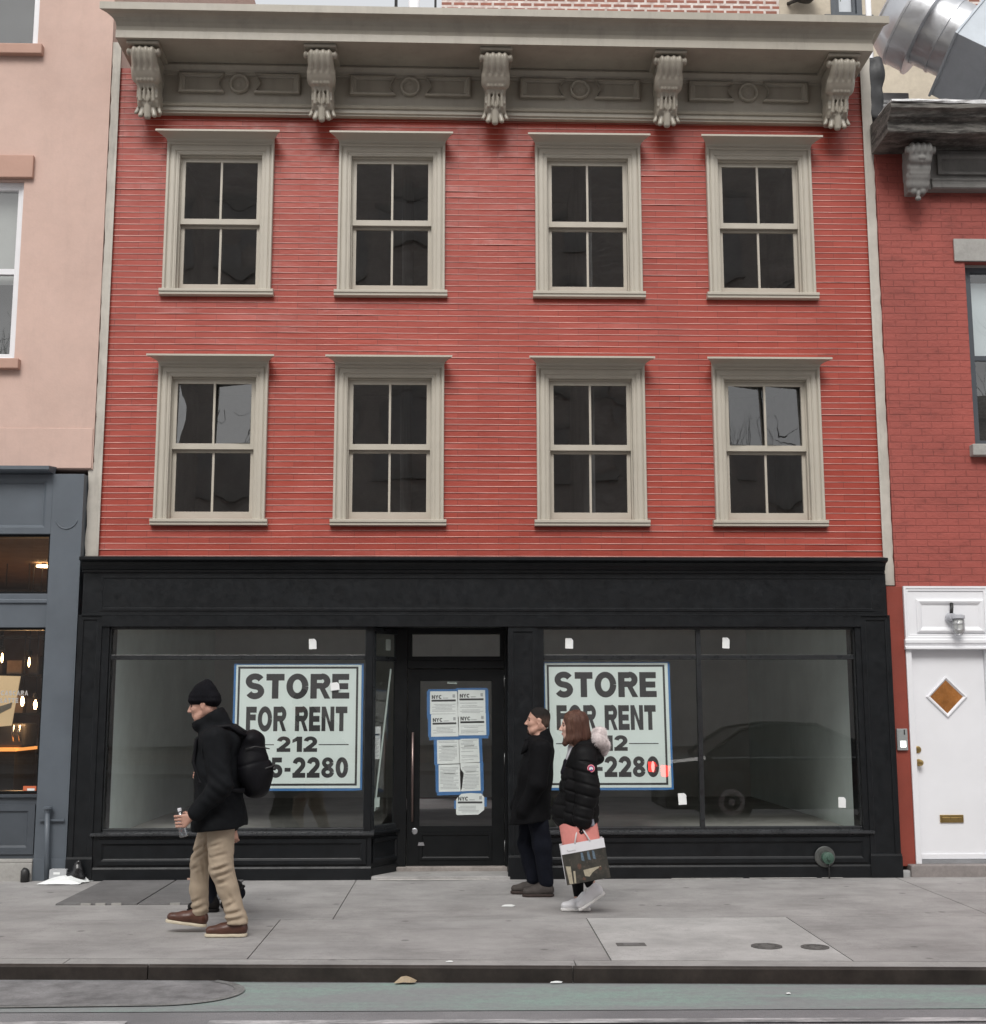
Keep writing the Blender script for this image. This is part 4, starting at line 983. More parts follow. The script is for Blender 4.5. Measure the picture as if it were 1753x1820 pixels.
m = MB(); m.box(-15, -4.3855, -.19, .1, -.02, .165); m.box(-15, -4.3855, -.185, .1, .1655, .199); m.build('stone_plinth', MT['stone'], L, bevel=.008)
o = bpy.data.objects.new('shop_window', None); col.objects.link(o); o.parent = L; o.location = -Vector(L['wloc'])
m = MB()
for (a, b) in ((.80, 2.372), (2.70, 3.28)): m.frame(-6.2, -4.386, a, b, [(0, -.05), (0, -.11), (.022, -.11), (.026, -.07), (.026, -.05)])
q = m.build('window_frame', MT['blackd'], None); q.parent = o
m = MB()
for (a, b) in ((.82, 2.35), (2.72, 3.26)): m.quad((-6.2, -.08, a), (-4.405, -.08, a), (-4.405, -.08, b), (-6.2, -.08, b))
q = m.build('glass_pane', glass('cafe_glass', (.72, .72, .70), .09), None); q.parent = o
m = text_mb('CASCARA', -4.800, -4.540, 1.722, 1.768, -.086, .22); t_ = text_mb('LATTE', -4.800, -4.63, 1.652, 1.698, -.086, .22); m.add(t_.v, t_.f); q = m.build('lettering', M('frosted_letters', (.42, .40, .38), .7, .05, 9), None); q.parent = o
m = MB()
for q in ([(-15, .1, 0), (-15, 6, 0), (-15, 6, 3.3), (-15, .1, 3.3)], [(-4.2, .22, 0), (-4.2, 6, 0), (-4.2, 6, 3.3), (-4.2, .22, 3.3)], [(-15, 6, 0), (-4.2, 6, 0), (-4.2, 6, 3.3), (-15, 6, 3.3)], [(-15, .1, .15), (-4.2, .1, .15), (-4.2, 6, .15), (-15, 6, .15)], [(-15, .1, 3.29), (-4.2, .1, 3.29), (-4.2, 6, 3.29), (-15, 6, 3.29)]): m.quad(*q)
m.build('cafe_room', M('cafe_brown_wall', (.17, .115, .075), .8, .3, 2), L)
WARM = emit('warm_bulb', (1, .60, .28), 11)
def pendant(label, x, y, z, r=.021):
    o = thing('pendant_lamp', label, 'lamp', (x, y, z), 'lit lamps in the coffee shop')
    m = MB(); m.lathe((x, y, z - .08), (0, 0, 1), [(0, r * .3), (.02, r * .8), (.05, r), (.085, r * .75), (.11, r * .4)], 14); m.build('bulb', WARM, o, smooth=True)
    m = MB(); m.tube([(x, y, z + .05), (x, y, 3.28)], .006, 6); m.lathe((x, y, z + .055), (0, 0, 1), [(0, .03), (.05, .03), (.07, .008)], 12); m.build('cord', MT['iron'], o)
    if r > .02:
        pl = bpy.data.lights.new('bulb_light', 'POINT'); pl.energy = 4; pl.color = (1, .56, .26); pl.shadow_soft_size = .12
        po = bpy.data.objects.new('bulb_light', pl); col.objects.link(po); po.parent = o; po.location = (0, 0, -.22)
    return o
pendant('long glowing pendant bulb nearest the poster in the coffee shop', -5.466, 2.5, 1.70)
pendant('long glowing pendant bulb nearest the slate pier in the coffee shop', -5.315, 2.5, 1.66)
pendant('tiny glowing lamp high at the back of the coffee shop, nearest the frame edge', -5.728, 2.5, 2.2, .012)
pendant('tiny glowing lamp high at the back of the coffee shop, above the bulbs', -5.413, 2.5, 2.15, .012)
o = thing('ceiling_lamp', 'flat round glowing ceiling lamp behind the coffee shop transom', 'lamp', (-5.30, 2.5, 3.25))
MB().lathe((-5.30, 2.5, 3.262), (0, 0, -1), [(0, .085), (.02, .085), (.025, .05)], 24).build('diffuser', emit('warm_disc', (1, .62, .3), 5), o); MB().tube([(-5.30, 2.5, 3.262), (-5.30, 2.5, 3.289)], .03, 8).build('ceiling_mount', MT['iron'], o)
o = thing('menu_poster', 'cream poster board with an added glow inside the coffee shop window', 'poster', (-5.3, 1.0, 1.35))
MB().plate([(-5.75, 1.36), (-5.06, 1.42), (-4.995, 1.93), (-5.75, 1.95)], 1.0, 1.02).build('board', emit('poster_added_glow', (.85, .62, .36), .22), o)  # emission added to the board itself, which is no lamp
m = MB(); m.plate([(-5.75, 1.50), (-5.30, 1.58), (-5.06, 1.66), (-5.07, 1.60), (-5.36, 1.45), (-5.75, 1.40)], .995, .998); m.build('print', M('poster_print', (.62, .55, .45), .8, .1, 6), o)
o = thing('coffee_counter', 'coffee bar with an orange edge given an added glow inside the coffee shop', 'counter', (-6.5, 2.6, .15))
MB().box(-9, -5.52, 2.5, 3.2, .16, 1.10).build('bar_front', MT['near_black'], o); MB().box(-9, -5.50, 2.45, 3.22, 1.105, 1.14).build('bar_top', emit('counter_edge_added_glow', (1, .38, .10), .5), o)  # bar top glows by added emission; there is no lamp in it
o = thing('back_shelf', 'dark shelf of jars and boxes along the back of the coffee shop', 'shelf', (-6.2, 4.4, .15))
m = MB()
for z in (1.0, 1.5, 2.0, 2.5): m.box(-7.6, -5.3, 4.2, 4.55, z, z + .03)
for x in (-7.6, -6.5, -5.34): m.box(x, x + .04, 4.21, 4.54, .16, 2.6)
m.build('shelf_frame', MT['near_black'], o)
g = random.Random(6); mm = [MB(), MB(), MB()]
for z in (1.0, 1.5, 2.0):
    x = -7.5
    while x < -5.5:
        w_ = g.uniform(.07, .2); h_ = g.uniform(.12, .34); g.choice(mm).box(x, x + w_, 4.25, 4.42, z + .032, z + .032 + h_); x += w_ + g.uniform(.02, .1)
for q, (nm, c_) in zip(mm, (('jar_row', (.30, .20, .12)), ('box_row', (.45, .36, .26)), ('tin_row', (.10, .09, .08)))): q.build(nm, M(nm + '_colour', c_, .6, .25, 6), o)
o = thing('coffee_machine', 'dark coffee machine with chrome parts on the coffee bar', 'coffee machine', (-5.55, 2.6, 1.14))
MB().box(-5.80, -5.43, 2.55, 3.0, 1.145, 1.42).build('body', MT['iron'], o, bevel=.03)
m = MB()
for x in (-5.47, -5.54): m.tube([(x, 2.5, 1.22), (x, 2.44, 1.32), (x, 2.47, 1.40)], .012, 8)
m.build('group_handle', MT['chrome'], o, smooth=True)
o = sticker('orange square sticker low on the coffee shop window', -4.472, .825, .135, .085, -.0865, 0, False, 'paper', 'orange_sticker'); o['category'] = 'sticker'
if 'group' in o: del o['group']
o.data.materials[0] = M('orange_sticker', (.62, .15, .06), .5, .06, 9)
MB().plate([(-4.50, .80), (-4.43, .80), (-4.43, .845), (-4.50, .845)], -.0885, -.0878).build('white_mark', MT['paper'], o)
o = thing('capped_pipe', 'slate painted capped pipe rising from the pavement against the slate pier', 'pipe', (-4.245, -.205, 0))
m = MB(); m.tube([(-4.235, -.205, 0), (-4.262, -.205, .64)], .024, 12); m.build('pipe_shaft', S, o, smooth=True)
m = MB(); m.lathe((-4.262, -.205, .63), (0, 0, 1), [(0, .028), (.03, .028), (.032, .045), (.05, .045), (.055, .02)], 14); m.build('cap', S, o)
m = MB(); m.box(-4.345, -4.110, -.182, -.166, .548, .566); m.build('strap', S, o)
o = MB().tube([(-4.43, -.235, 0), (-4.43, -.235, .10), (-4.425, -.225, .115)], [.04, .04, .03], 12).build('pipe_stub', MT['iron'], None, smooth=True); tag(o, 'short dark iron pipe stub by the stone plinth', 'pipe')

# ------------------------------------------------------------------ red brick neighbour on the right
N = thing('brick_building', 'red painted brick house with a weathered cornice and a white front door', 'building', (9.5, 0, 0))
m = MB(); y = -.06
m.box(3.948, 4.83, y, .3, 2.785, 7.3); m.box(4.83, 5.95, y, .3, 2.785, 4.22); m.box(4.83, 5.95, y, .3, 6.155, 7.3); m.box(5.95, 15, y, .3, 2.785, 7.3); m.box(3.948, 15, y + .002, .3, 7.3005, 7.5); m.box(5.0, 15, y, .3, -.02, 2.7845); m.box(3.95, 15, .31, 12, -.1, 7.4)
m.build('brick_wall', MT['redbrick'], N)
MB().box(3.96, 14.9, .2, 11.9, 7.5005, 7.56).build('roof', MT['roof'], N)
m = MB(); m.box(3.842, 4.003, -.085, .3, .09, 2.7845); m.build('door_jamb', MT['redflat'], N, bevel=.004)
m = MB(); g = random.Random(5)
def jit_prof(prof, x0, x1, n, amp, seed):
    g = random.Random(seed); m = MB(); k = len(prof); vs = []; off = [[0, 0] for _ in prof]
    for i in range(n + 1):
        x = x0 + (x1 - x0) * i / n
        for j, (y, z) in enumerate(prof):
            off[j][0] = off[j][0] * .6 + g.uniform(-amp, amp); off[j][1] = off[j][1] * .6 + g.uniform(-amp, amp)
            vs.append((x, y + off[j][0], z + off[j][1]))
    m.add(vs, [(i * k + j, i * k + (j + 1) % k, (i + 1) * k + (j + 1) % k, (i + 1) * k + j) for i in range(n) for j in range(k)] + [tuple(range(k)), tuple(range(n * k, n * k + k))])
    return m
cp = [(-.06, 7.33), (-.56, 7.33), (-.575, 7.345), (-.575, 7.44), (-.60, 7.455), (-.635, 7.47), (-.66, 7.51), (-.70, 7.53), (-.705, 7.57), (-.69, 7.60), (-.60, 7.612), (-.06, 7.64)]
OC = jit_prof(cp, 3.915, 14, 120, .006, 4).build('roof_cornice', MT['oldwood'], N)
m = jit_prof([(-.70, 7.585), (-.712, 7.592), (-.708, 7.618), (-.60, 7.632), (-.3, 7.645), (-.3, 7.63)], 3.92, 14, 110, .008, 8); q = m.build('metal_flashing', MT['flash'], None); q.parent = OC
m = MB(); m.box(4.235, 14, -.15, -.0605, 6.905, 7.329); m.prof_x([(-.1505, 7.02), (-.175, 7.02), (-.185, 7.0), (-.172, 6.985), (-.172, 6.955), (-.19, 6.945), (-.19, 6.915), (-.17, 6.90), (-.1505, 6.90)], 4.49, 14)
for k in range(4): m.frame(4.56 + k * 2.0, 6.2 + k * 2.0, 7.06, 7.28, [(0, -.149), (0, -.185), (.03, -.185), (.045, -.165), (.05, -.151)])
q = m.build('frieze_board', MT['oldgrey'], None, bevel=.003); q.parent = OC
def bracket2():
    s = SDF(); w_ = .115
    def slab(y, z, r, w=w_, k=.03): s.cap((-w + r * .5, y, z), (w - r * .5, y, z), r, r, k)
    slab(-.33, -.075, .075, w_ + .02); slab(-.30, -.16, .07); slab(-.24, -.24, .07); slab(-.20, -.32, .075); slab(-.17, -.40, .07)
    s.box((0, -.14, -.16), (w_, .13, .15), .006, .03); s.box((0, -.08, -.30), (w_, .08, .18), .006, .03)
    for sx in (-1, 1):
        s.cap((sx * .10, -.33, -.075), (sx * .145, -.33, -.075), .05, .045, .006); s.ell((sx * .055, -.17, -.47), (.045, .04, .045), .01); s.ell((sx * .028, -.175, -.44), (.03, .04, .04), .01)
    s.ell((0, -.36, -.17), (.05, .03, .028), .008); s.ell((0, -.34, -.195), (.03, .03, .03), .008)
    s.ell((0, -.165, -.50), (.028, .035, .05), .01); s.ell((0, -.16, -.555), (.038, .035, .024), .008)
    def disp(X, Y, Z): return np.clip((Z + .14) / .03, 0, 1) * np.clip((-.25 - Y) / .04, 0, 1) * .008 * np.cos(X * 2 * math.pi / .072)
    return s.mesh(.0075, disp, clip=lambda X, Y, Z: np.maximum(Z, Y))
q = bracket2().build('bracket', MT['oldgrey'], None, smooth=True, fix=False); q.parent = OC; q.location = (4.30, -.15, 7.29); q.scale = (.82, .78, .97)
q2 = q.copy(); col.objects.link(q2); q2.parent = OC; q2.location = (6.40, -.15, 7.29)
o = bpy.data.objects.new('window', None); col.objects.link(o); o.parent = N; o.location = -Vector(N['wloc'])
def s(mb, n, mat, **k): q = mb.build(n, mat, None, **k); q.parent = o
m = MB(); m.frame(4.83, 5.95, 4.22, 6.155, [(0, .1), (0, .03), (.02, .03), (.024, .05)]); s(m, 'brick_reveal', MT['stone'])
m = MB(); m.frame(4.855, 5.925, 4.22, 6.155, [(0, .12), (0, .05), (.07, .05), (.075, .065), (.075, .12)]); m.box(4.93, 5.85, .07, .11, 5.14, 5.19); s(m, 'window_frame', MT['slated'])
m = MB(); m.quad((4.93, .09, 4.29), (5.85, .09, 4.29), (5.85, .09, 6.08), (4.93, .09, 6.08)); s(m, 'pane', MT['upglass'])
m = MB(); m.quad((4.93, .16, 5.16), (5.85, .16, 5.16), (5.85, .16, 6.0), (4.93, .16, 6.0)); s(m, 'blind', M('pale_blue_blind', (.62, .68, .70), .8, .04, 4))
m = MB(); m.box(4.80, 5.98, .26, .309, 4.1, 6.2); s(m, 'dark_room', MT['near_black'])  # board just behind the pane, room shade painted as near black
m = MB(); m.box(4.72, 6.08, -.085, -.0605, 6.158, 6.40); s(m, 'lintel', MT['stone'], bevel=.006)
m = MB(); m.box(4.768, 6.03, -.15, .05, 4.10, 4.2195); s(m, 'sill', MT['stone'], bevel=.01)
W = MT['white']
m = MB(); m.box(4.003, 4.85, -.095, .2, 2.20, 2.784); m.frame(4.0035, 4.8505, 2.262, 2.7845, [(0, -.09), (0, -.115), (.02, -.115), (.03, -.106), (.045, -.106), (.05, -.096)])
m.frame(4.125, 4.80, 2.325, 2.655, [(0, -.094), (0, -.108), (.02, -.118), (.035, -.112), (.05, -.102), (.06, -.094)])
m.prof_x([(-.09, 2.262), (-.125, 2.262), (-.135, 2.25), (-.135, 2.225), (-.12, 2.21), (-.115, 2.19), (-.135, 2.18), (-.135, 2.165), (-.09, 2.16)], 3.992, 4.862)
m.build('door_surround', W, N)
m = MB(); m.box(4.003, 4.058, -.10, .2, .112, 2.1995); m.box(4.795, 4.85, -.10, .2, .112, 2.1995); m.build('door_casing', W, N, bevel=.004)
m = MB(); m.box(4.0605, 4.7925, -.035, .02, .15, 2.1995)
dc = (4.405, 1.70)
def dia(r): return [(dc[0], dc[1] - r), (dc[0] + r, dc[1]), (dc[0], dc[1] + r), (dc[0] - r, dc[1])]
lo = [[(x, yy, z) for x, z in dia(r)] for r, yy in ((.205, -.0352), (.200, -.052), (.185, -.055), (.168, -.042), (.160, -.036))]
vs = [v for l in lo for v in l]; m.add(vs, [(4 * a + i, 4 * a + (i + 1) % 4, 4 * a + 4 + (i + 1) % 4, 4 * a + 4 + i) for a in range(4) for i in range(4)])
DR = m.build('entrance_door', W, N)
def ds(mb, n, mat, **k): q = mb.build(n, mat, None, **k); q.parent = DR
ds(MB().plate(dia(.163), -.0375, -.0358), 'diamond_pane', M('amber_pane', (.32, .13, .035), .25, .35, 9, bump=.3, bscale=14))
ds(MB().lathe((4.093, -.036, 1.19), (0, -1, 0), [(0, .033), (.008, .033), (.014, .026), (.016, .012)], 20), 'deadbolt', MT['brass'])
m = MB(); m.lathe((4.095, -.036, 1.065), (0, -1, 0), [(0, .034), (.008, .034), (.012, .014), (.035, .013), (.042, .026), (.058, .03), (.07, .022), (.073, .008)], 20); ds(m, 'door_knob', MT['brass'], smooth=False)
m = MB(); m.box(4.275, 4.505, -.048, -.0355, .493, .567); m.box(4.295, 4.485, -.054, -.0485, .510, .545); ds(m, 'mail_slot', MT['brass'], bevel=.003)
m = MB(); m.box(4.0605, 4.7925, -.05, -.0355, .151, .20); ds(m, 'kick_rail', W, bevel=.004)
m = MB(); m.box(4.06, 4.793, -.07, .02, .112, .148); m.build('door_threshold', M('alu_threshold', (.42, .43, .45), .4, .1, 8, metal=.6), N)
m = MB(); m.box(3.92, 5.6, -.19, .2, -.03, .111); m.build('stone_step', M('brown_stone_step', (.25, .225, .215), .85, .2, 5, bump=.3, bscale=40, mottle=.3), N, bevel=.01)
m = MB(); m.box(3.835, 3.935, -.16, -.0865, -.02, .06); m.build('plinth_lump', MT['dark'], N, bevel=.02)
o = thing('cage_lamp', 'caged glass jar lamp on the white panel above the white door', 'lamp', (4.47, -.1, 2.42))
m = MB(); m.lathe((4.455, -.117, 2.475), (0, -1, 0), [(0, .05), (.02, .05), (.03, .04), (.08, .035)], 18); m.lathe((4.50, -.20, 2.50), (0, 0, -1), [(0, .02), (.01, .062), (.04, .066), (.05, .05)], 20); m.tube([(4.455, -.16, 2.475), (4.50, -.20, 2.478)], .025, 10); m.build('lamp_body', M('pale_grey_enamel', (.42, .43, .46), .4, .1, 8), o, smooth=False)
m = MB(); m.lathe((4.50, -.20, 2.45), (0, 0, -1), [(0, .045), (.04, .048), (.10, .045), (.13, .034), (.145, .01)], 20); m.build('glass_jar', M('milky_glass', (.55, .56, .55), .15, .08, 8), o, smooth=True)
m = MB()
for k in range(6):
    a = k * math.pi / 3; m.tube([(4.50 + .057 * math.cos(a), -.20 + .057 * math.sin(a), 2.45), (4.50 + .056 * math.cos(a), -.20 + .056 * math.sin(a), 2.34), (4.50 + .03 * math.cos(a), -.20 + .03 * math.sin(a), 2.295)], .0035, 6)
for z, r in ((2.41, .058), (2.35, .057), (2.30, .036)): m.tube([(4.50 + r * math.cos(k * math.pi / 9), -.20 + r * math.sin(k * math.pi / 9), z) for k in range(18)], .0035, 6, closed=True)
m.build('wire_cage', MT['chrome'], o)
MB().tube([(4.455, -.15, 2.515), (4.47, -.13, 2.57), (4.475, -.118, 2.615)], .017, 8).build('conduit', MT['iron'], o, smooth=True)
o = thing('intercom', 'small grey metal intercom panel on the red jamb beside the white door', 'intercom', (3.923, -.09, 1.19))
MB().box(3.870, 3.975, -.112, -.086, 1.185, 1.392).build('panel', M('grey_metal_panel', (.36, .38, .38), .4, .06, 8, metal=.3), o, bevel=.004)
MB().box(3.90, 3.955, -.1135, -.1125, 1.215, 1.275).build('call_button', emit('lit_button', (.9, .95, .9), .75), o); MB().box(3.937, 3.950, -.1135, -.1125, 1.335, 1.385).build('slot', MT['ink'], o)

# ------------------------------------------------------------------ roofs and buildings behind
o = thing('exhaust_duct', 'big galvanised exhaust fan duct slanting over the weathered cornice', 'duct', (5.2, 1.6, 7.4))
c0 = Vector((5.09, 1.62, 9.80)); ax = Vector((.80, -.20, -.565)).normalized()
m = MB(); m.lathe(c0, ax, [(-.345, .36), (-.34, .40), (-.325, .43), (-.30, .43), (-.295, .44), (-.10, .56), (-.08, .575), (-.055, .575), (-.05, .565), (.16, .565), (.165, .585), (.19, .585), (.195, .50), (.20, .44)], 56); m.build('fan_drum', MT['steel'], o, smooth=False)
for p in o.children[-1].data.polygons: p.use_smooth = len(p.vertices) == 4
e_ = o.children[-1].modifiers.new('crease', 'EDGE_SPLIT'); e_.split_angle = R(35)
m = MB(); m.lathe(c0, ax, [(.201, .445), (.40, .44), (.405, .455), (.43, .455), (.435, .44), (.62, .44)], 48); m.build('round_collar', MT['steel'], o, smooth=False)
for p in o.children[-1].data.polygons: p.use_smooth = len(p.vertices) == 4
e_ = o.children[-1].modifiers.new('crease', 'EDGE_SPLIT'); e_.split_angle = R(35)
up = Vector((.50, .30, .81)); up = (up - ax * up.dot(ax)).normalized(); sd2 = ax.cross(up)
def duct_box(t0, t1, h, w2):
    m = MB(); vs = []
    for t in (t0, t1):
        for a, b in ((-1, -1), (1, -1), (1, 1), (-1, 1)): vs.append(c0 + ax * t + up * (h * a) + sd2 * (w2 * b))
    m.add(vs, [(0, 1, 2, 3), (4, 7, 6, 5), (0, 4, 5, 1), (1, 5, 6, 2), (2, 6, 7, 3), (3, 7, 4, 0)]); return m
m = duct_box(.60, 1.55, .46, .46); q = duct_box(1.13, 1.17, .475, .475); m.add(q.v, q.f); q = duct_box(.60, .63, .48, .48); m.add(q.v, q.f); m.build('square_duct', MT['dull'], o, bevel=.006)
m = duct_box(1.551, 2.6, .46, .46); m.build('square_elbow', MT['dull'], o)
m = MB(); e = c0 + ax * 2.1
for sx in (-.3, .3): m.box(e.x + sx - .03, e.x + sx + .03, e.y - .03, e.y + .03, 7.38, e.z - .3)
m.build('support_leg', MT['iron'], o)
o = thing('white_vent_pipe', 'tall white flue pipe rising behind the end of the taupe cornice', 'pipe', (4.53, 1.6, 7.4))
MB().tube([(4.53, 1.6, 7.4), (4.53, 1.6, 11)], .034, 14).build('flue', W, o, smooth=True)
m = MB()
for z in (8.2, 9.2, 10.2): m.lathe((4.53, 1.6, z), (0, 0, 1), [(0, .042), (.05, .042)], 14)
m.build('collar', W, o)
s_ = SDF().box((4.10, .65, 8.30), (.11, .25, .34), .02).ell((4.2, .45, 8.5), (.05, .08, .16), .05)
o = vol(s_, 'roofing_felt', M('black_felt', (.022, .023, .025), .6, .3, 6), None, .02, wob(3, 16, .012)); tag(o, 'torn black roofing felt between the taupe and the weathered cornice', 'roofing felt')
o = thing('vent_box', 'grey louvred vent box on the roof under the exhaust duct', 'vent', (4.85, 2.2, 7.4))
MB().box(4.66, 5.12, 2.0, 2.6, 7.42, 9.07).build('housing', M('grey_vent_paint', (.22, .215, .22), .7, .15, 5), o, bevel=.01); m = MB()
for i in range(4): m.box(4.74, 5.02, 1.985, 1.999, 8.78 + i * .05, 8.815 + i * .05)
m.build('louvre', MT['dark'], o)
bb = thing('rear_tenement', 'tall brick tenement with pale pointed joints seen over the taupe cornice', 'building', (7, 14, 0))
m = MB(); m.box(-.85, 6.78, 14, 14.4, 0, 26); m.box(10.3, 20, 14, 14.4, 0, 26); m.box(-.85, 20, 14.41, 26, 0, 26); m.build('brick_wall', MT['farbrick'], bb)
m = MB(); m.box(6.7805, 7.95, 13.98, 14.4, 0, 26); m.box(8.66, 10.2995, 13.98, 14.4, 0, 26); m.box(7.95, 8.66, 13.98, 14.4, 0, 16.95); m.box(7.95, 8.66, 13.98, 14.4, 18.6, 26); m.build('rendered_wall', MT['cream'], bb)
o = bpy.data.objects.new('window', None); col.objects.link(o); o.parent = bb; o.location = -Vector(bb['wloc'])
def s(mb, n, mat, **k): q = mb.build(n, mat, None, **k); q.parent = o
m = MB(); m.frame(7.95, 8.66, 16.95, 18.6, [(0, 14.2), (0, 13.96), (.12, 13.96), (.14, 14.02), (.20, 14.02), (.20, 14.2)]); s(m, 'window_frame', MT['slated'])
m = MB(); m.quad((8.1, 14.1, 17.1), (8.5, 14.1, 17.1), (8.5, 14.1, 18.5), (8.1, 14.1, 18.5)); s(m, 'pane', M('pale_far_pane', (.5, .53, .56), .2, .1, 2))
m = MB(); m.box(7.75, 8.86, 13.8, 13.979, 16.85, 16.96); s(m, 'sill', MT['slated'])
o = thing('security_light', 'dark caged floodlight bracketed to the rear tenement', 'lamp', (7.1, 13.9, 17.2))
m = MB(); m.lathe((7.15, 13.6, 17.20), (.35, -.2, .9), [(0, .10), (.02, .26), (.10, .30), (.45, .34), (.47, .30)], 20); m.build('lamp_bowl', MT['iron'], o, smooth=True)
m = MB()
for k in range(10): m.tube([(7.0 + .11 * k, 13.4, 17.35 - .035 * k), (7.08 + .11 * k, 13.35, 17.75 - .035 * k)], .012, 5)
m.build('guard_wire', M('green_grey_metal', (.12, .17, .15), .5, .1, 5), o); MB().tube([(7.15, 13.6, 17.2), (6.98, 13.97, 17.3)], .04, 8).build('wall_arm', MT['iron'], o, smooth=True)
o = thing('white_stack', 'thick white stack pipe standing on the roof behind the middle of the cornice', 'pipe', (-1.14, 6, 8.34))
MB().tube([(-1.14, 6, 8.34), (-1.14, 6, 13.6)], .085, 18).build('pipe_shaft', W, o, smooth=True); MB().lathe((-1.14, 6, 12.0), (0, 0, 1), [(0, .1), (.06, .1)], 18).build('collar', W, o)
o = thing('iron_platform', 'black iron platform bracket around the white stack pipe', 'platform', (-1.12, 6.2, 8.34))
m = MB(); m.box(-1.46, -.79, 5.95 + .2, 6.6, 12.50, 12.53); m.build('deck', MT['iron'], o)
m = MB()
for x in (-1.44, -.81): m.tube([(x, 6.18, 8.35), (x, 6.18, 13.2)], .016, 6); m.tube([(x, 6.56, 8.35), (x, 6.56, 13.2)], .016, 6)
for x0, x1 in ((-1.44, -1.30), (-.98, -.81)): m.tube([(x0, 6.17, 12.50), (x1, 6.17, 12.44)], .02, 6)
m.build('post', MT['iron'], o)
o = thing('pale_tower', 'far pale building showing above the left end of the taupe cornice', 'building', (-8.2, 20, 0))
m = MB(); m.box(-11, -6.5, 20, 30, 0, 20.75); m.build('wall', M('pale_far_wall', (.58, .57, .55), .8, .05, 2), o); MB().box(-11.05, -6.45, 19.95, 30.05, 20.755, 20.9).build('coping', M('far_coping', (.45, .44, .43), .8, .05, 2), o)

# ------------------------------------------------------------------ the far side of the street, which the glass mirrors
def front(name, label, x0, x1, h, mat, y=-24., nfl=6, step=2.4, seed=1):
    o = thing(name, label, 'building', ((x0 + x1) / 2, y, 0)); m = MB(); m.box(x0, x1, y - 10, y, 0, h); m.build('wall', mat, o)
    m = MB(); m2 = MB(); k = int((x1 - x0) / step); off = (x1 - x0 - (k - 1) * step) / 2
    for f in range(nfl):
        for i in range(k):
            cx = x0 + off + i * step; z = 4.8 + f * 3.3
            if z + 2 > h: continue
            m.box(cx - .55, cx + .55, y + .002, y + .03, z, z + 1.9); m2.box(cx - .65, cx + .65, y + .002, y + .12, z - .14, z - .001); m2.box(cx - .65, cx + .65, y + .002, y + .06, z + 1.901, z + 2.15)
    m.build('window', M('far_window', (.34, .33, .32), .1, .2, 1), o); m2.build('window_trim', MT['stone'], o)
    m = MB(); m.prof_x([(y + .001, h - .5), (y + .3, h - .45), (y + .5, h - .05), (y + .5, h + .1), (y + .001, h + .1)], x0, x1); m.build('roof_cornice', mat, o)
    m = MB(); m.box(x0 + .2, x1 - .2, y + .002, y + .2, .5, 3.6); m.build('shop_front', M('roller_shutter', (.5, .5, .49), .6, .15, 3), o)
front('opposite_brick_block', 'brown brick block across the street mirrored in the shop glass', -11.5, 14.5, 19.5, MT['oppbrick'], nfl=4)
front('opposite_low_house', 'low brick house across the street mirrored at the left', -22, -11.55, 10.5, MT['oppbrick'], nfl=2)
front('opposite_corner_house', 'low brick house across the street mirrored at the right', 14.55, 24, 10.5, MT['oppbrick'], nfl=2)
slabsheet('far_pavement', [(-60, -24), (60, -24), (60, -19.2), (-60, -19.2)], .0, MT['concrete'], .2)

# ------------------------------------------------------------------ people
def V3(*a): return np.array(a, float)
def head(s, c, t=0., k=1., female=False, neck=None):
    c = V3(*c); F = V3(-math.cos(t), 0, -math.sin(t)); U = V3(-math.sin(t), 0, math.cos(t)); Sd = V3(0, -1, 0)
    P = lambda f, sd_, u: c + (F * f + Sd * sd_ + U * u) * k
    r = lambda *a: V3(*a) * k
    s.ell(P(-.012, 0, .035), r(.096, .076, .088), .02)
    s.ell(P(.030, 0, -.035), r(.062, .058, .085), .03)
    s.cap(P(.055, .022, -.098), P(.055, -.022, -.098), .024 * k, None, .02)
    s.cap(P(.074, .026, .024), P(.074, -.026, .024), .014 * k, None, .012)
    s.cap(P(.088, 0, .012), P(.111, 0, -.028), .008 * k, .0115 * k, .010)
    for q in (-1, 1):
        s.ell(P(.099, q * .011, -.032), r(.010, .008, .008), .006)
        s.ell(P(.058, q * .038, -.025), r(.026, .022, .022), .02)
        s.ell(P(.088, q * .031, .006), r(.012, .015, .010), .008, sub=True)
        s.ell(P(-.008, q * .078, -.008), r(.020, .010, .033), .006)
        s.ell(P(-.002, q * .087, -.006), r(.010, .006, .018), .005, sub=True)
        s.cap(P(-.03, q * .05, -.05), P(.045, q * .045, -.085), .02 * k, .02 * k, .03)
    s.cap(P(.084, .018, -.060), P(.084, -.018, -.060), .008 * k, None, .006)
    s.cap(P(.082, .015, -.075), P(.082, -.015, -.075), .009 * k, None, .006)
    if neck is not None: s.cap(P(-.030, 0, -.045), neck, .052 * k, .060 * k, .03)
    return P
def face_bits(P, parent, k=1., brow='dark_brow', lips=None):
    m = MB()
    for q in (-1, 1): m.lathe(P(.076, q * .031, .004), (-1, 0, 0), [(-.008, .003), (-.005, .008), (0, .0105), (.005, .008), (.008, .003)], 10)
    m.build('eye', MT['eye'], parent, smooth=True)
    m = MB()
    for q in (-1, 1): m.tube([P(.088, q * .012, .026), P(.087, q * .03, .031), P(.076, q * .046, .025)], [.003, .0042, .002], 6)
    m.build('eyebrow', M(brow, (.035, .025, .02), .7, .1, 30), parent, smooth=True)
    if lips: MB().tube([P(.080, .021, -.067), P(.091, .008, -.066), P(.092, 0, -.0655), P(.091, -.008, -.066), P(.080, -.021, -.067)], [.003, .0065, .0075, .0065, .003], 8).build('lips', MT['lipc'], parent, smooth=True)
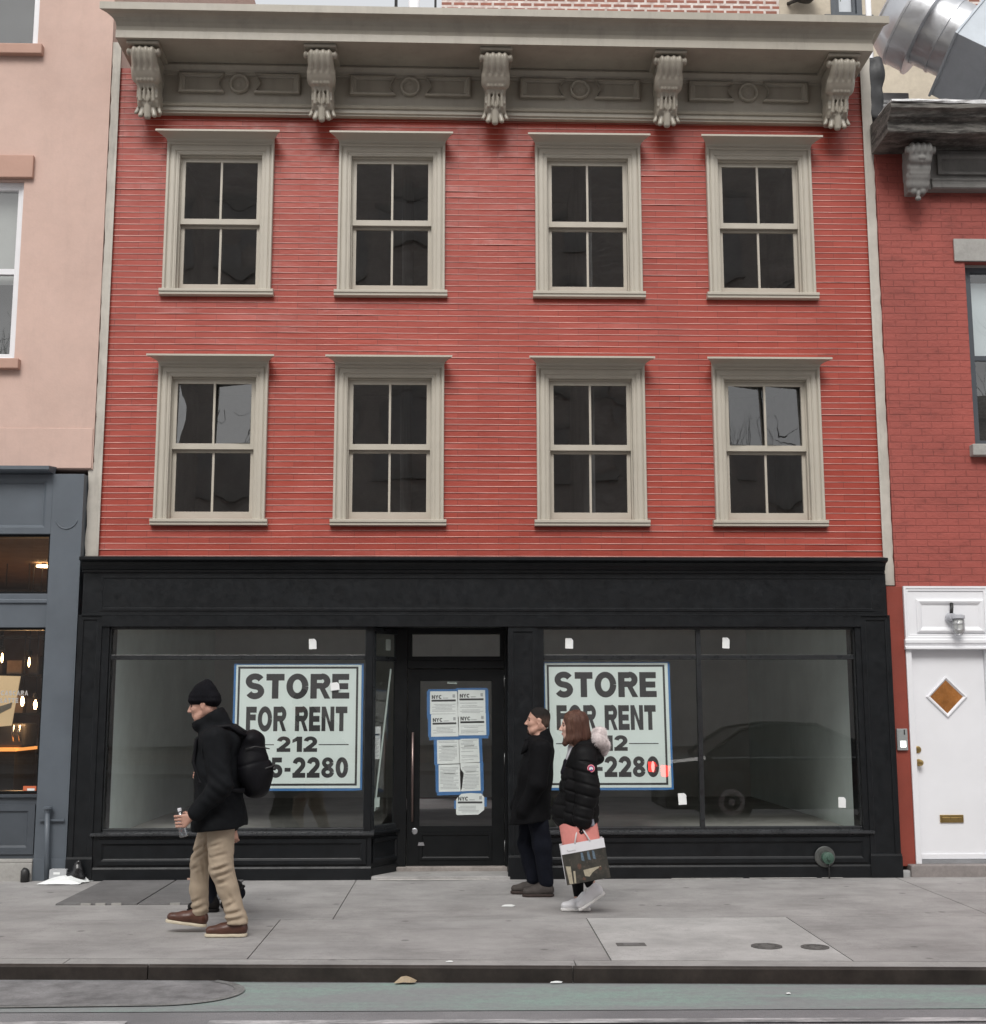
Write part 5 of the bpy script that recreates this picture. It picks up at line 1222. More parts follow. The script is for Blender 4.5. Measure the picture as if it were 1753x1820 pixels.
def hand(s, w, d, n, th, curl=.5, k=1.):
    """w wrist, d finger direction, n palm normal, th side the thumb leaves from"""
    w, d, n, th = [V3(*q) for q in (w, d, n, th)]; d /= np.linalg.norm(d); n -= d * (n @ d); n /= np.linalg.norm(n); th = th - d * (th @ d) - n * (th @ n); th /= np.linalg.norm(th)
    for q in (-.026, -.009, .009, .026): s.cap(w + d * .012 + th * q * .6, w + d * .085 * k + th * q * k, .0125 * k, .0115 * k, .012)
    for q, L_, da in ((.030, .068, 0), (.0105, .077, .04), (-.0095, .072, .08), (-.0285, .056, .14)):
        p = w + d * .088 * k + th * q * k; a = curl * .8 + da
        for i, f in enumerate((.45, .31, .24)):
            e = p + (d * math.cos(a) + n * math.sin(a)) * L_ * f * k + th * q * .10 * f
            s.cap(p, e, (.0095 - .0012 * i) * k, (.0088 - .0012 * i) * k, .0035); p = e; a += curl * (1.0 + da)
    p = w + d * .028 * k + th * .026 * k; q = p + (d * .55 + th * .62 + n * .35) * .042 * k; e = q + (d * .85 + th * .15 + n * .45) * .032 * k; z = e + (d * .9 + n * .4) * .024 * k
    s.cap(w + d * .02, p, .013 * k, .0135 * k, .012); s.cap(p, q, .0125 * k, .0105 * k, .006); s.cap(q, e, .0105 * k, .0095 * k, .003); s.cap(e, z, .0092 * k, .0075 * k, .003)
def core(s, hip, chest, neckb, legs, arms):
    """the body under the clothes, one skin"""
    s.cap(hip, chest, .10, .115, .05, (1, .72, 1)); s.cap(chest, neckb, .10, .055, .05, (1, .75, 1))
    for (h, kn, an) in legs: s.chain([(h, .07), (kn, .048), (an, .034)], .03)
    for (sh, el, wr) in arms: s.chain([(sh, .048), (el, .036), (wr, .027)], .02)
def fol(seed, f=24, a=.004, an=(1, 1, .6)): return wob(seed, f, a, an)
def shoe(parent, heel, toe, L_=.29, mat=None, sole=None, lift=0., wid=1., high=.0, laces=None, solet=.022):
    """heel and toe are ground-contact points of the sole; built along x then swung into place"""
    s = SDF()
    s.cap((.045, 0, .055), (.10, 0, .075), .040 * wid, .038 * wid, .03); s.cap((.045, 0, .05), (.16, 0, .048), .042 * wid, .043 * wid, .03); s.cap((.16, 0, .046), (.245, 0, .040), .044 * wid, .036 * wid, .03, (1, 1, 1.15))
    s.cap((.055, 0, .075), (.065, 0, .105 + high), .038, .042, .03)
    k = L_ / .29; heel, toe = Vector(heel), Vector(toe); d = (toe - heel).normalized(); sdv = Vector((0, 0, 1)).cross(d).normalized(); upv = d.cross(sdv)
    xf = lambda v: heel + d * (v.x * k) + sdv * v.y + upv * v.z
    o = vol(s, 'shoe', mat, parent, .007, clip=lambda X, Y, Z: .012 - Z, xf=xf)
    s = SDF(); s.cap((.045, 0, .010), (.245, 0, .010), .047 * wid, .042 * wid, .02); s.cap((.16, 0, .01), (.21, 0, .01), .050 * wid, .048 * wid, .02)
    m = s.mesh(.006, clip=lambda X, Y, Z: np.maximum(-Z, Z - solet)); m.v = np.array([xf(Vector(v))[:] for v in m.v]); q = m.build('sole', sole, None, smooth=False, fix=False); q.parent = o
    if laces:
        m = MB()
        for i in range(4):
            x = .115 + i * .022; z = .098 - i * .008; m.tube([xf(Vector((x, -.022, z - .012))), xf(Vector((x + .004, 0, z + .001))), xf(Vector((x, .022, z - .012)))], .0035, 5)
        q = m.build('laces', laces, None, smooth=True); q.parent = o
    return o

BLK = lambda n, c, r=.8, b=.25, bs=220: M(n, scaled(c, .62), r, .22, 9, bump=b, bscale=bs, spec=.14)
# ---- man with the backpack, striding to the left
yb = -3.03
A = thing('person', 'man in a black knit cap and dark coat striding with a backpack and water bottle', 'person', (-2.13, yb, 0))
hipN, hipF = (-2.10, yb - .09, .88), (-2.15, yb + .09, .88)
knN, knF = (-2.085, yb - .10, .475), (-2.265, yb + .08, .50)
anN, anF = (-1.955, yb - .11, .10), (-2.262, yb + .09, .135)
shN, shF = (-2.135, yb - .185, 1.385), (-2.155, yb + .185, 1.385)
elN, elF = (-2.075, yb - .265, 1.06), (-2.10, yb + .26, 1.08)
wrN, wrF = (-2.255, yb - .270, .865), (-2.20, yb + .25, .84)
s = SDF(); P = head(s, (-2.268, yb, 1.632), .20, 1.03, neck=(-2.19, yb, 1.47))
core(s, (-2.12, yb, .93), (-2.17, yb, 1.30), (-2.18, yb, 1.46), [(hipN, knN, anN), (hipF, knF, anF)], [(shN, elN, wrN), (shF, elF, wrF)])
BA, BBt = V3(-2.367, yb - .245, .905), V3(-2.325, yb - .245, .700); bd = (BBt - BA) / np.linalg.norm(BBt - BA)
# hand closed round the bottle
wr = V3(-2.258, yb - .27, .858); pc = V3(-2.312, yb - .292, .818)
for i, q in enumerate((.036, .012, -.012, -.035)):
    kn = pc + V3(-.010, -.002, 0) - bd * q; s.cap(wr, kn, .019, .0135, .015)
    ctr = BA + bd * ((kn - BA) @ bd); p = kn
    for j, a in enumerate((205, 160, 115)):
        r_ = .041 - .001 * j; e = ctr + V3(math.cos(R(a)) * r_, -math.sin(R(a - 180 + 180)) * 0 + math.sin(R(a + 0)) * r_, 0) if 0 else ctr + V3(math.cos(R(a)) * r_, math.sin(R(a)) * r_ , 0) * V3(1, 1, 1)
        e = e + bd * (.006 * j); s.cap(p, e, .0100 - .001 * j, .0092 - .001 * j, .003); p = e
p = wr + V3(-.012, .006, -.004)
for e, ra, rb in ((V3(-2.302, yb - .262, .862), .0135, .0115), (V3(-2.325, yb - .225, .872), .0112, .0100), (V3(-2.345, yb - .204, .868), .0098, .0080)): s.cap(p, e, ra, rb, .004); p = e
hand(s, wrF, (-.2, .0, -1), (.0, -1, 0), (-1, 0, 0), .55)
vol(s, 'body', MT['skin'], A, .0055)
face_bits(P, A)
s = SDF(); s.ell(P(.074, 0, -.074), (.030, .040, .044), .02); s.cap(P(.03, .052, -.085), P(.05, .0, -.11), .02, .026, .02); s.cap(P(.03, -.052, -.085), P(.05, .0, -.11), .02, .026, .02)
# knit cap
s = SDF(); s.ell(P(-.014, 0, .060), (.102, .087, .082), .02); s.ell(P(-.030, 0, .100), (.076, .070, .062), .03); s.cap(P(.066, 0, .042), P(-.088, 0, .012), .029, .032, .05, (1, .42, 1)); s.ell(P(-.07, 0, .02), (.05, .082, .055), .03); s.ell(P(-.05, 0, .155), (.022, .022, .016), .03)
def ribs(X, Y, Z): return .0018 * np.cos(np.arctan2(Y - yb, X + 2.262) * 46) + .0035 * np.exp(-((Z - 1.678) / .012) ** 2)
vol(s, 'knit_cap', BLK('black_knit', (.0105, .0105, .014), .9, .5, 260), A, .006, ribs)
# coat
s = SDF()
s.cap((-2.165, yb, 1.36), (-2.145, yb, 1.15), .135, .160, .06, (1, .66, 1)); s.cap((-2.145, yb, 1.15), (-2.128, yb, .80), .160, .190, .06, (1, .78, 1)); s.cap((-2.165, yb - .15, 1.375), (-2.165, yb + .15, 1.375), .085, None, .05)
s.cap((-2.128, yb, .83), (-2.128, yb, .72), .192, .200, .03, (1, .80, 1)); s.ell((-2.05, yb, 1.34), (.09, .16, .14), .06)
s.chain([(shN, .090), (elN, .080), ((-2.245, yb - .272, .868), .056)], .035); s.chain([(shF, .088), (elF, .078), ((-2.195, yb + .25, .855), .055)], .035)
s.chain([((-2.125, yb, 1.455), .085), ((-2.16, yb, 1.52), .080), ((-2.185, yb, 1.553), .072)], .03, (1, .9, 1)); s.cap((-2.24, yb, 1.475), (-2.285, yb, 1.490), .075, .060, .03, (1, .9, 1)); s.cap((-2.16, yb, 1.57), (-2.29, yb, 1.495), .055, .055, .02, (1, .72, 1))
f1 = fol(21, 22, .0045, (1, 1, .75)); f2 = fol(22, 60, .0012)
def dcoat(X, Y, Z):
    e = np.exp(-(((X - elN[0]) / .12) ** 2 + ((Z - elN[2]) / .16) ** 2)) * (Y < yb - .15)
    return f1(X, Y, Z) + f2(X, Y, Z) + .005 * e * np.sin(95 * (Z * .8 + X * .6)) + .006 * np.exp(-((X + 2.168 + .10 * (1.36 - Z)) / .012) ** 2) * (Z > 1.05) * (Z < 1.40) * 0
hem = lambda X, Y, Z: (.745 + .09 * (X + 2.128)) + .006 * np.sin(Y * 22) - Z
# the collar is open at the front so the chin clears it
def collar_cut(X, Y, Z): return np.maximum(hem(X, Y, Z), (Z - (1.508 + (X + 2.325) * .56)) * np.where(Z > 1.46, 1, -1) - np.where(Z > 1.46, 0, 1))
vol(s, 'coat', BLK('dark_wool_coat', (.0115, .013, .0155), .78, .35, 300), A, .0085, dcoat, collar_cut)
def seam(name, pts, r, mat, parent): return MB().tube(pts, r, 6).build(name, mat, parent, smooth=True)
# coat details: pocket flap, sleeve tab, hem and front stitching
CD = BLK('coat_trim', (.02, .022, .026), .7, .2)
seam('pocket_flap', [(-2.235, yb - .168, .945), (-2.17, yb - .182, .935), (-2.12, yb - .186, .925)], .0065, CD, A)
seam('hem_stitch', [(-2.30, yb - .10, .762), (-2.24, yb - .147, .764), (-2.13, yb - .168, .772), (-2.02, yb - .147, .780), (-1.955, yb - .10, .785)], .003, CD, A)
seam('arm_seam', [(-2.215, yb - .165, 1.42), (-2.235, yb - .205, 1.36), (-2.225, yb - .215, 1.27), (-2.18, yb - .20, 1.20)], .0035, CD, A)
seam('cuff_tab', [(-2.222, yb - .325, .905), (-2.212, yb - .318, .86), (-2.225, yb - .30, .825)], .005, CD, A)
# trousers
KH = M('khaki_twill', (.40, .32, .235), .85, .10, 7, bump=.35, bscale=300)
s = SDF(); s.cap((-2.12, yb - .05, .90), (-2.12, yb + .05, .90), .135, None, .05)
s.chain([((-2.105, yb - .085, .84), .105), (knN, .083), ((-2.03, yb - .105, .33), .071), ((-1.962, yb - .11, .125), .067), ((-1.948, yb - .11, .085), .067)], .03)
s.chain([((-2.165, yb + .085, .84), .102), (knF, .074), ((-2.275, yb + .085, .30), .063), ((-2.262, yb + .09, .155), .062)], .03)
f3 = fol(31, 26, .0035, (1, 1, 1.1))
FL = [((a_ - 275) * .001076 - 2.325, .730 - (b_ - 1040) * .00106, (c_ - 275) * .001076 - 2.325, .730 - (d_ - 1040) * .00106, e_, q_) for a_, b_, c_, d_, e_, q_ in ((425, 1300, 575, 1255, .011, 0), (450, 1340, 585, 1300, .010, 0), (470, 1385, 560, 1360, .008, 0), (400, 1150, 520, 1110, .007, 0), (415, 1210, 560, 1180, .006, 0), (520, 1585, 655, 1555, .010, 0), (520, 1625, 660, 1600, .011, 0), (530, 1540, 620, 1490, .007, 0), (560, 1430, 610, 1530, .007, 0), (250, 1215, 395, 1120, .011, 1), (262, 1270, 395, 1165, .009, 1), (262, 1320, 340, 1275, .007, 1), (250, 1590, 365, 1555, .010, 1), (255, 1545, 350, 1500, .008, 1), (300, 1120, 390, 1075, .008, 1))]
def folds(X, Y, Z):
    s_ = 0.
    for x0, z0, x1, z1, dp_, far_ in FL:
        dx, dz = x1 - x0, z1 - z0; L2 = dx * dx + dz * dz; w_ = ((X - x0) * dx + (Z - z0) * dz) / L2; t_ = np.clip(w_, 0, 1)
        d_ = (X - x0 - t_ * dx) ** 2 + (Z - z0 - t_ * dz) ** 2; sg = (X - x0) * dz - (Z - z0) * dx
        s_ = s_ + dp_ * (np.exp(-d_ / .011 ** 2) - .6 * np.exp(-((np.sqrt(d_) - .022) / .012) ** 2)) * np.sin(np.pi * np.clip(w_, 0.02, .98)) * ((Y > yb) if far_ else (Y < yb))
    return s_
def dtr(X, Y, Z):
    kn = np.exp(-((Z - .47) / .13) ** 2); an = np.exp(-((Z - .14) / .08) ** 2)
    return f3(X, Y, Z) + kn * .0045 * np.sin(62 * Z + 40 * X + 9 * np.sin(11 * X + 17 * Y)) * np.sin(23 * X - 15 * Z) + an * .0050 * np.sin(105 * Z - 40 * X + 4 * np.sin(30 * Y)) * np.sin(25 * X + 20 * Z) + folds(X, Y, Z)
vol(s, 'trousers', KH, A, .0075, dtr, lambda X, Y, Z: np.where(X > -2.11, .088, .118) - Z)
BR = M('brown_leather', (.085, .034, .022), .38, .25, 14, bump=.12, bscale=60); CS = M('cream_sole', (.62, .55, .42), .6, .05, 12); LA = M('dark_lace', (.03, .02, .018), .8, .1, 20)
shoe(A, (-1.885, yb - .11, .003), (-2.19, yb - .11, .003), .305, BR, CS, laces=LA)
shoe(A, (-2.212, yb + .09, .034), (-2.50, yb + .09, .072), .305, BR, CS, laces=LA)
# backpack
BP = thing('backpack', 'black backpack worn by the man in the knit cap', 'backpack', (-1.86, yb, .97))
NY = BLK('black_nylon', (.011, .011, .014), .55, .3, 120)
s = SDF().ell((-1.905, yb, 1.21), (.105, .15, .215), .03).ell((-1.875, yb, 1.13), (.115, .15, .165), .04).ell((-1.828, yb, 1.13), (.088, .115, .115), .015).ell((-1.845, yb, 1.02), (.06, .10, .05), .04)
s.ell((-1.90, yb, 1.385), (.07, .11, .05), .04)
fb = fol(41, 26, .004)
vol(s, 'pack_body', NY, BP, .0085, lambda X, Y, Z: fb(X, Y, Z) + .005 * np.exp(-((Z - 1.215 - .25 * (X + 1.85)) / .008) ** 2))
m = MB()
for q in (-1, 1): m.tube([(-1.93, yb + q * .09, 1.40), (-2.05, yb + q * .125, 1.475), (-2.17, yb + q * .135, 1.468), (-2.285, yb + q * .125, 1.38), (-2.30, yb + q * .13, 1.22), (-2.24, yb + q * .19, 1.08), (-2.05, yb + q * .17, 1.02), (-1.93, yb + q * .12, 1.02)], .016, 8)
m.build('shoulder_strap', NY, BP, smooth=True)
m = MB(); m.tube([(-1.79, yb - .10, 1.17), (-1.745, yb - .06, 1.185), (-1.735, yb, 1.19), (-1.745, yb + .06, 1.185)], .007, 6); m.tube([(-1.76, yb - .02, 1.18), (-1.725, yb - .05, 1.165)], .012, 6); m.build('buckle', MT['iron'], BP, smooth=True)
seam('zip', [(-1.93 + .0, yb - .145, 1.31), (-1.86, yb - .142, 1.33), (-1.80, yb - .10, 1.32), (-1.775, yb - .02, 1.31)], .005, MT['iron'], BP)
# bottle
WB = thing('water_bottle', 'clear plastic water bottle held by the man with the backpack', 'bottle', tuple(BBt))
m = MB(); m.lathe(BA + bd * .026, bd, [(0, .012), (.012, .013), (.030, .026), (.042, .031), (.07, .0315), (.085, .029), (.10, .0315), (.125, .029), (.14, .0315), (.17, .0315), (.178, .026), (.179, .005)], 22)
PB_ = glass('clear_plastic', (.80, .83, .86), .22, rough=.12); m.build('bottle_body', PB_, WB, smooth=True)
MB().lathe(BA, bd, [(0, .012), (.002, .0145), (.022, .0145), (.024, .012)], 16).build('cap', M('white_cap', (.75, .77, .8), .4, .05, 9), WB)
MB().lathe(BA + bd * .075, bd, [(0, .0312), (.0005, .0322), (.045, .0322), (.0455, .0312)], 22).build('label_band', M('pale_blue_band', (.52, .60, .70), .4, .3, 40), WB, smooth=True)

# ---- someone almost hidden behind him
y2 = -2.10
E2 = thing('person', 'person in dark clothes almost hidden behind the man with the backpack', 'person', (-2.32, y2, 0))
s = SDF(); P2 = head(s, (-2.335, y2, 1.335), .12, .96, neck=(-2.30, y2, 1.20))
h2 = (-2.30, y2, .78); kA, aA = (-2.40, y2 + .07, .42), (-2.365, y2 + .07, .09); kB, aB = (-2.325, y2 - .07, .40), (-2.115, y2 - .07, .16)
core(s, (-2.30, y2, .80), (-2.30, y2, 1.06), (-2.30, y2, 1.18), [((-2.30, y2 + .07, .76), kA, aA), ((-2.30, y2 - .07, .76), kB, aB)], [((-2.30, y2 - .15, 1.12), (-2.22, y2 - .20, .88), (-2.15, y2 - .20, .67)), ((-2.30, y2 + .15, 1.12), (-2.30, y2 + .20, .90), (-2.47, y2 + .17, 1.04))])
hand(s, (-2.15, y2 - .20, .67), (.12, 0, -1), (0, 1, 0), (-1, 0, 0), .7, .9); hand(s, (-2.455, y2 + .17, 1.03), (-1, 0, .5), (0, -1, 0), (0, 0, 1), .8, .85)
vol(s, 'body', MT['skin'], E2, .006); face_bits(P2, E2, .96)
s = SDF(); s.ell(P2(-.02, 0, .05), (.104, .088, .085), .02); s.ell(P2(-.045, 0, -.01), (.075, .085, .09), .03); vol(s, 'hair', BLK('dark_hair', (.015, .012, .011), .5, .3, 120), E2, .008, fol(51, 60, .003))
s = SDF(); s.cap((-2.30, y2, 1.10), (-2.30, y2, .72), .125, .150, .05, (1, .7, 1)); s.cap((-2.30, y2 - .12, 1.115), (-2.30, y2 + .12, 1.115), .07, None, .05); s.cap((-2.295, y2, 1.15), (-2.30, y2, 1.19), .075, .07, .03)
s.chain([((-2.30, y2 - .15, 1.11), .07), ((-2.22, y2 - .20, .88), .06), ((-2.155, y2 - .20, .69), .045)], .03); s.chain([((-2.30, y2 + .15, 1.11), .07), ((-2.30, y2 + .20, .90), .06), ((-2.44, y2 + .17, 1.02), .045)], .03)
vol(s, 'jacket', BLK('grey_black_jacket', (.022, .021, .022), .8, .3, 200), E2, .01, fol(52, 24, .005), lambda X, Y, Z: .64 - Z)
s = SDF(); s.cap((-2.30, y2 - .04, .76), (-2.30, y2 + .04, .76), .12, None, .05)
for kk, aa, yy in ((kA, aA, .07), (kB, aB, -.07)): s.chain([((-2.30, y2 + yy, .72), .095), (kk, .07), (aa, .052)], .03)
vol(s, 'trousers', BLK('dark_denim', (.014, .016, .024), .85, .3, 250), E2, .009, fol(53, 30, .004))
DS = BLK('dark_shoe', (.02, .018, .018), .5, .1); shoe(E2, (-2.29, y2 + .07, .003), (-2.55, y2 + .07, .003), .26, DS, DS); shoe(E2, (-2.065, y2 - .07, .215), (-2.215, y2 - .07, .03), .25, DS, DS)

# ---- the couple: man
y3 = -1.22
Cm = thing('person', 'man with cropped dark hair and goatee in a long black coat and dark jeans', 'person', (.28, y3, 0))
s = SDF(); P3 = head(s, (.308, y3, 1.483), -.05, .97, neck=(.335, y3, 1.33))
kN3, aN3 = (.335, y3 - .085, .42), (.368, y3 - .085, .085); kF3, aF3 = (.205, y3 + .085, .42), (.262, y3 + .085, .10)
shn, shf = (.325, y3 - .185, 1.245), (.305, y3 + .185, 1.245); eln, elf = (.285, y3 - .255, .955), (.22, y3 + .25, .95); wrn, wrf = (.20, y3 - .19, .79), (.17, y3 + .19, .79)
core(s, (.27, y3, .80), (.30, y3, 1.16), (.325, y3, 1.32), [((.28, y3 - .08, .78), kN3, aN3), ((.25, y3 + .08, .78), kF3, aF3)], [(shn, eln, wrn), (shf, elf, wrf)])
hand(s, wrn, (-.25, .35, -1), (1, .3, 0), (-.3, 1, 0), .6, .9); hand(s, wrf, (-.25, -.35, -1), (1, -.3, 0), (-.3, -1, 0), .6, .9)
vol(s, 'body', MT['skin'], Cm, .0055); face_bits(P3, Cm, .97)
s = SDF(); s.ell(P3(-.014, 0, .043), (.095, .0765, .083), .015); s.ell(P3(-.06, 0, -.012), (.04, .062, .055), .03)
def hairline(X, Y, Z):  # cut the cap of hair away from brow, temple and ear
    return np.maximum((.246 + 1.1 * np.clip(1.552 - Z, 0, .083)) - X, 1.425 - Z)
def fade_mat():
    s_ = NT('cropped_dark_hair'); sp = s_.n('SeparateXYZ'); s_.l(s_.co(), sp.inputs[0]); k_ = s_.mix(s_.ramp(sp.outputs[2], 1.475, 1.545), (.105, .068, .054), (.020, .017, .016)); k_ = s_.mix(s_.math('MULTIPLY', s_.ramp(s_.noise(260, 2, .7), .4, .7), .5), k_, (.012, .011, .011)); s_.base(k_); s_.rough(.85); s_.b.inputs['Specular IOR Level'].default_value = .15; return s_.m
vol(s, 'hair', fade_mat(), Cm, .0045, fol(61, 160, .0012), hairline)
s = SDF(); s.ell(P3(.068, 0, -.100), (.026, .028, .024), .01); s.cap(P3(.088, .020, -.052), P3(.088, -.020, -.052), .0055, None, .004); s.cap(P3(.076, .026, -.06), P3(.07, .024, -.10), .006, None, .006); s.cap(P3(.076, -.026, -.06), P3(.07, -.024, -.10), .006, None, .006)
s.cap(P3(.062, .034, -.098), P3(-.005, .057, -.052), .012, .008, .01); s.cap(P3(.062, -.034, -.098), P3(-.005, -.057, -.052), .012, .008, .01)
vol(s, 'beard', BLK('stubble', (.075, .05, .042), .85, .4, 400), Cm, .0045, fol(62, 200, .001))
CB = BLK('black_overcoat', (.0075, .0075, .009), .85, .3, 300)
s = SDF(); s.cap((.315, y3, 1.22), (.28, y3, 1.02), .130, .145, .06, (1, .62, 1)); s.cap((.28, y3, 1.02), (.245, y3, .62), .145, .165, .06, (1, .72, 1)); s.cap((.315, y3 - .15, 1.245), (.305, y3 + .15, 1.245), .082, None, .05); s.cap((.20, y3, .72), (.13, y3, .60), .10, .09, .05, (1, .6, 1))
s.chain([(shn, .088), (eln, .075), ((.165, y3 - .185, .73), .062)], .035); s.chain([(shf, .085), (elf, .073), ((.13, y3 + .185, .73), .06)], .035)
s.cap((.365, y3, 1.31), (.350, y3, 1.375), .078, .068, .02); s.cap((.31, y3, 1.325), (.245, y3, 1.318), .072, .058, .03)
f4 = fol(63, 22, .0045)
vol(s, 'coat', CB, Cm, .0085, f4, lambda X, Y, Z: np.maximum(.585 + .06 * np.sin(3 * X) - Z, Z - (1.335 + (X - .20) * .46)))
m = MB(); m.tube([(.215, y3 - .075, 1.315), (.19, y3 - .11, 1.25), (.155, y3 - .10, 1.20)], [.02, .03, .006], 8); m.build('lapel', CB, Cm, smooth=True)
s = SDF(); s.cap((.27, y3 - .04, .76), (.27, y3 + .04, .76), .125, None, .05); s.chain([((.28, y3 - .08, .74), .098), (kN3, .078), ((.365, y3 - .085, .12), .062)], .03); s.chain([((.25, y3 + .08, .74), .098), (kF3, .075), ((.262, y3 + .085, .13), .062)], .03)
vol(s, 'trousers', BLK('dark_jeans', (.011, .013, .022), .85, .3, 250), Cm, .008, fol(64, 32, .004), lambda X, Y, Z: .075 - Z)
GS = M('grey_brown_suede', (.055, .046, .042), .8, .25, 12, bump=.2, bscale=200); GSo = M('dark_brown_sole', (.035, .022, .018), .7, .1, 9)
shoe(Cm, (.43, y3 - .085, .003), (.155, y3 - .085, .003), .275, GS, GSo, laces=LA); shoe(Cm, (.335, y3 + .085, .003), (.06, y3 + .085, .006), .275, GS, GSo)
# ---- woman
y4 = -2.10
Wm = thing('person', 'woman with a brown bob in a black quilted parka and white sneakers', 'person', (.58, y4, 0))
s = SDF(); P4 = head(s, (.538, y4, 1.455), .02, .93, True, neck=(.575, y4, 1.31))
hN, kN4, aN4 = (.60, y4 - .075, .74), (.590, y4 - .08, .42), (.678, y4 - .08, .185); hF, kF4, aF4 = (.59, y4 + .075, .74), (.555, y4 + .075, .42), (.578, y4 + .075, .085)
sn, sf = (.615, y4 - .165, 1.215), (.60, y4 + .165, 1.215); en, ef = (.635, y4 - .235, .965), (.60, y4 + .235, .96); wn, wf = (.590, y4 - .245, .735), (.52, y4 + .22, .74)
core(s, (.60, y4, .76), (.585, y4, 1.12), (.575, y4, 1.29), [(hN, kN4, aN4), (hF, kF4, aF4)], [(sn, en, wn), (sf, ef, wf)])
vol(s, 'body', MT['skinf'], Wm, .0055); face_bits(P4, Wm, .93, lips=True)
# hair: bob with fallen strands
HB = M('brown_hair', (.082, .036, .026), .42, .45, 5); 
def hair_mat():
    s = NT('brown_strands'); mp = s.mapped((1, 1, .12)); n1 = s.ramp(s.noise(60, 4, .7, mp), .3, .7); n2 = s.ramp(s.noise(14, 3, .6, mp), .35, .7)
    k = s.mix(n1, (.045, .019, .014), (.115, .052, .037)); k = s.mix(s.math('MULTIPLY', n2, .5), k, (.15, .078, .052)); s.base(k); s.rough(.58); s.b.inputs['Specular IOR Level'].default_value = .3; s.bump(n1, .8, .006); return s.m
s = SDF(); s.ell(P4(-.020, 0, .048), (.098, .083, .083), .02); s.cap(P4(-.05, 0, .03), P4(-.082, 0, -.095), .085, .078, .04, (1, .85, 1))
for q in (-1, 1): s.chain([(P4(.025, q * .066, .055), .028), (P4(.030, q * .076, -.03), .026), (P4(.022, q * .078, -.11), .026), (P4(.012, q * .072, -.150), .016)], .03); s.chain([(P4(-.03, q * .062, .03), .042), (P4(-.025, q * .07, -.10), .036), (P4(-.02, q * .066, -.145), .026)], .03)
s.chain([(P4(.060, .045, -.06 - .02), .012), (P4(.085, .05, -.12), .018), (P4(.082, .04, -.155), .010)], .02) if 0 else None
[s.chain([(P4(.030, q * .072, -.05), .022), (P4(.052, q * .066, -.115), .022), (P4(.074, q * .056, -.148), .016), (P4(.082, q * .05, -.168), .008)], .02) for q in (-1, 1)]
def strands(X, Y, Z): return .0034 * np.sin(150 * (X + .15 * Z)) * np.sin(40 * Y + 5) + .0030 * np.sin(85 * (X + .1 * Z) + 60 * Y)
vol(s, 'hair', hair_mat(), Wm, .0055, strands, lambda X, Y, Z: 1.300 + .016 * np.sin(40 * X) + .012 * np.sin(110 * X + 40 * Y) - Z)
m = MB(); g = random.Random(21)
for i in range(110):
    q = g.choice((-1, 1)); a = g.uniform(.30, 3.0); ca, sa = math.cos(a), math.sin(a); pts = []
    bot = -.135 - g.uniform(0, .03); wv = g.uniform(-.006, .006)
    for j in range(8):
        v = j / 7; u = .130 - v * (.130 - bot); r_ = min(1, math.sqrt(max(0, 1 - ((u - .048) / .086) ** 2))) if u > .048 else 1.0
        f_ = -.022 + (.098 * r_ + .003) * ca * (1 if u > .0 else .92) - (.02 * max(0, -u) / .1); s_ = (.083 * r_ + .002 + .010 * min(1, max(0, .05 - u) / .1)) * sa
        pts.append(P4(f_ + wv * v, q * s_, u + .002))
    if ca > .55: pts = pts[:1] + [p for p in pts[1:]]
    m.tube([tuple(p) for p in pts], [.0012] + [.0030] * 6 + [.0012], 5)
q = m.build('hair_strands', hair_mat(), Wm, smooth=True)
# parka
PK = BLK('black_down_parka', (.0095, .0095, .0105), .6, .3, 160)
s = SDF(); s.cap((.595, y4, 1.18), (.590, y4, .98), .125, .145, .05, (1, .66, 1)); s.cap((.59, y4, .98), (.575, y4, .74), .148, .160, .05, (1, .72, 1)); s.cap((.60, y4 - .13, 1.20), (.60, y4 + .13, 1.20), .085, None, .05); s.ell((.47, y4 + .03, .78), (.11, .13, .12), .06)
s.chain([(sn, .092), (en, .085), ((.588, y4 - .245, .745), .072), ((.585, y4 - .245, .705), .060)], .025); s.chain([(sf, .088), (ef, .08), ((.52, y4 + .22, .74), .062)], .03)
s.ell((.685, y4, 1.285), (.085, .135, .065), .04); s.cap((.60, y4 - .09, 1.29), (.70, y4 - .06, 1.30), .04, .05, .03); s.cap((.60, y4 + .09, 1.29), (.70, y4 + .06, 1.30), .04, .05, .03); s.ell((.725, y4, 1.20), (.06, .11, .05), .03)
f5 = fol(71, 30, .004)
def quilt(X, Y, Z):
    sl = (Y < y4 - .145); ph = np.where(sl, (Z + .25 * (X - .6)) / .088, Z / .098)
    return f5(X, Y, Z) * .8 + .010 * np.exp(-((ph - np.floor(ph) - .5) / .11) ** 2) * (Z < 1.19) - .004
vol(s, 'parka', PK, Wm, .0075, quilt, lambda X, Y, Z: np.maximum(.645 + .03 * np.sin(7 * X) - Z, np.where(Y < y4 - .19, -9, .415 + np.where(Z > 1.02, .42, 2.5) * (Z - 1.02) - X)))
s = SDF(); s.cap((.56, y4, 1.10), (.555, y4, 1.27), .100, .060, .03, (1, .8, 1)); vol(s, 'shirt', M('pale_grey_shirt', (.50, .50, .53), .85, .1, 9), Wm, .008, fol(72, 40, .003))
s = SDF(); s.cap((.50, y4, 1.16), (.478, y4, 1.085), .040, .042, .02, (1, .6, 1)); vol(s, 'scarf', BLK('dark_knit', (.02, .018, .026), .9, .3), Wm, .008, fol(73, 50, .003))
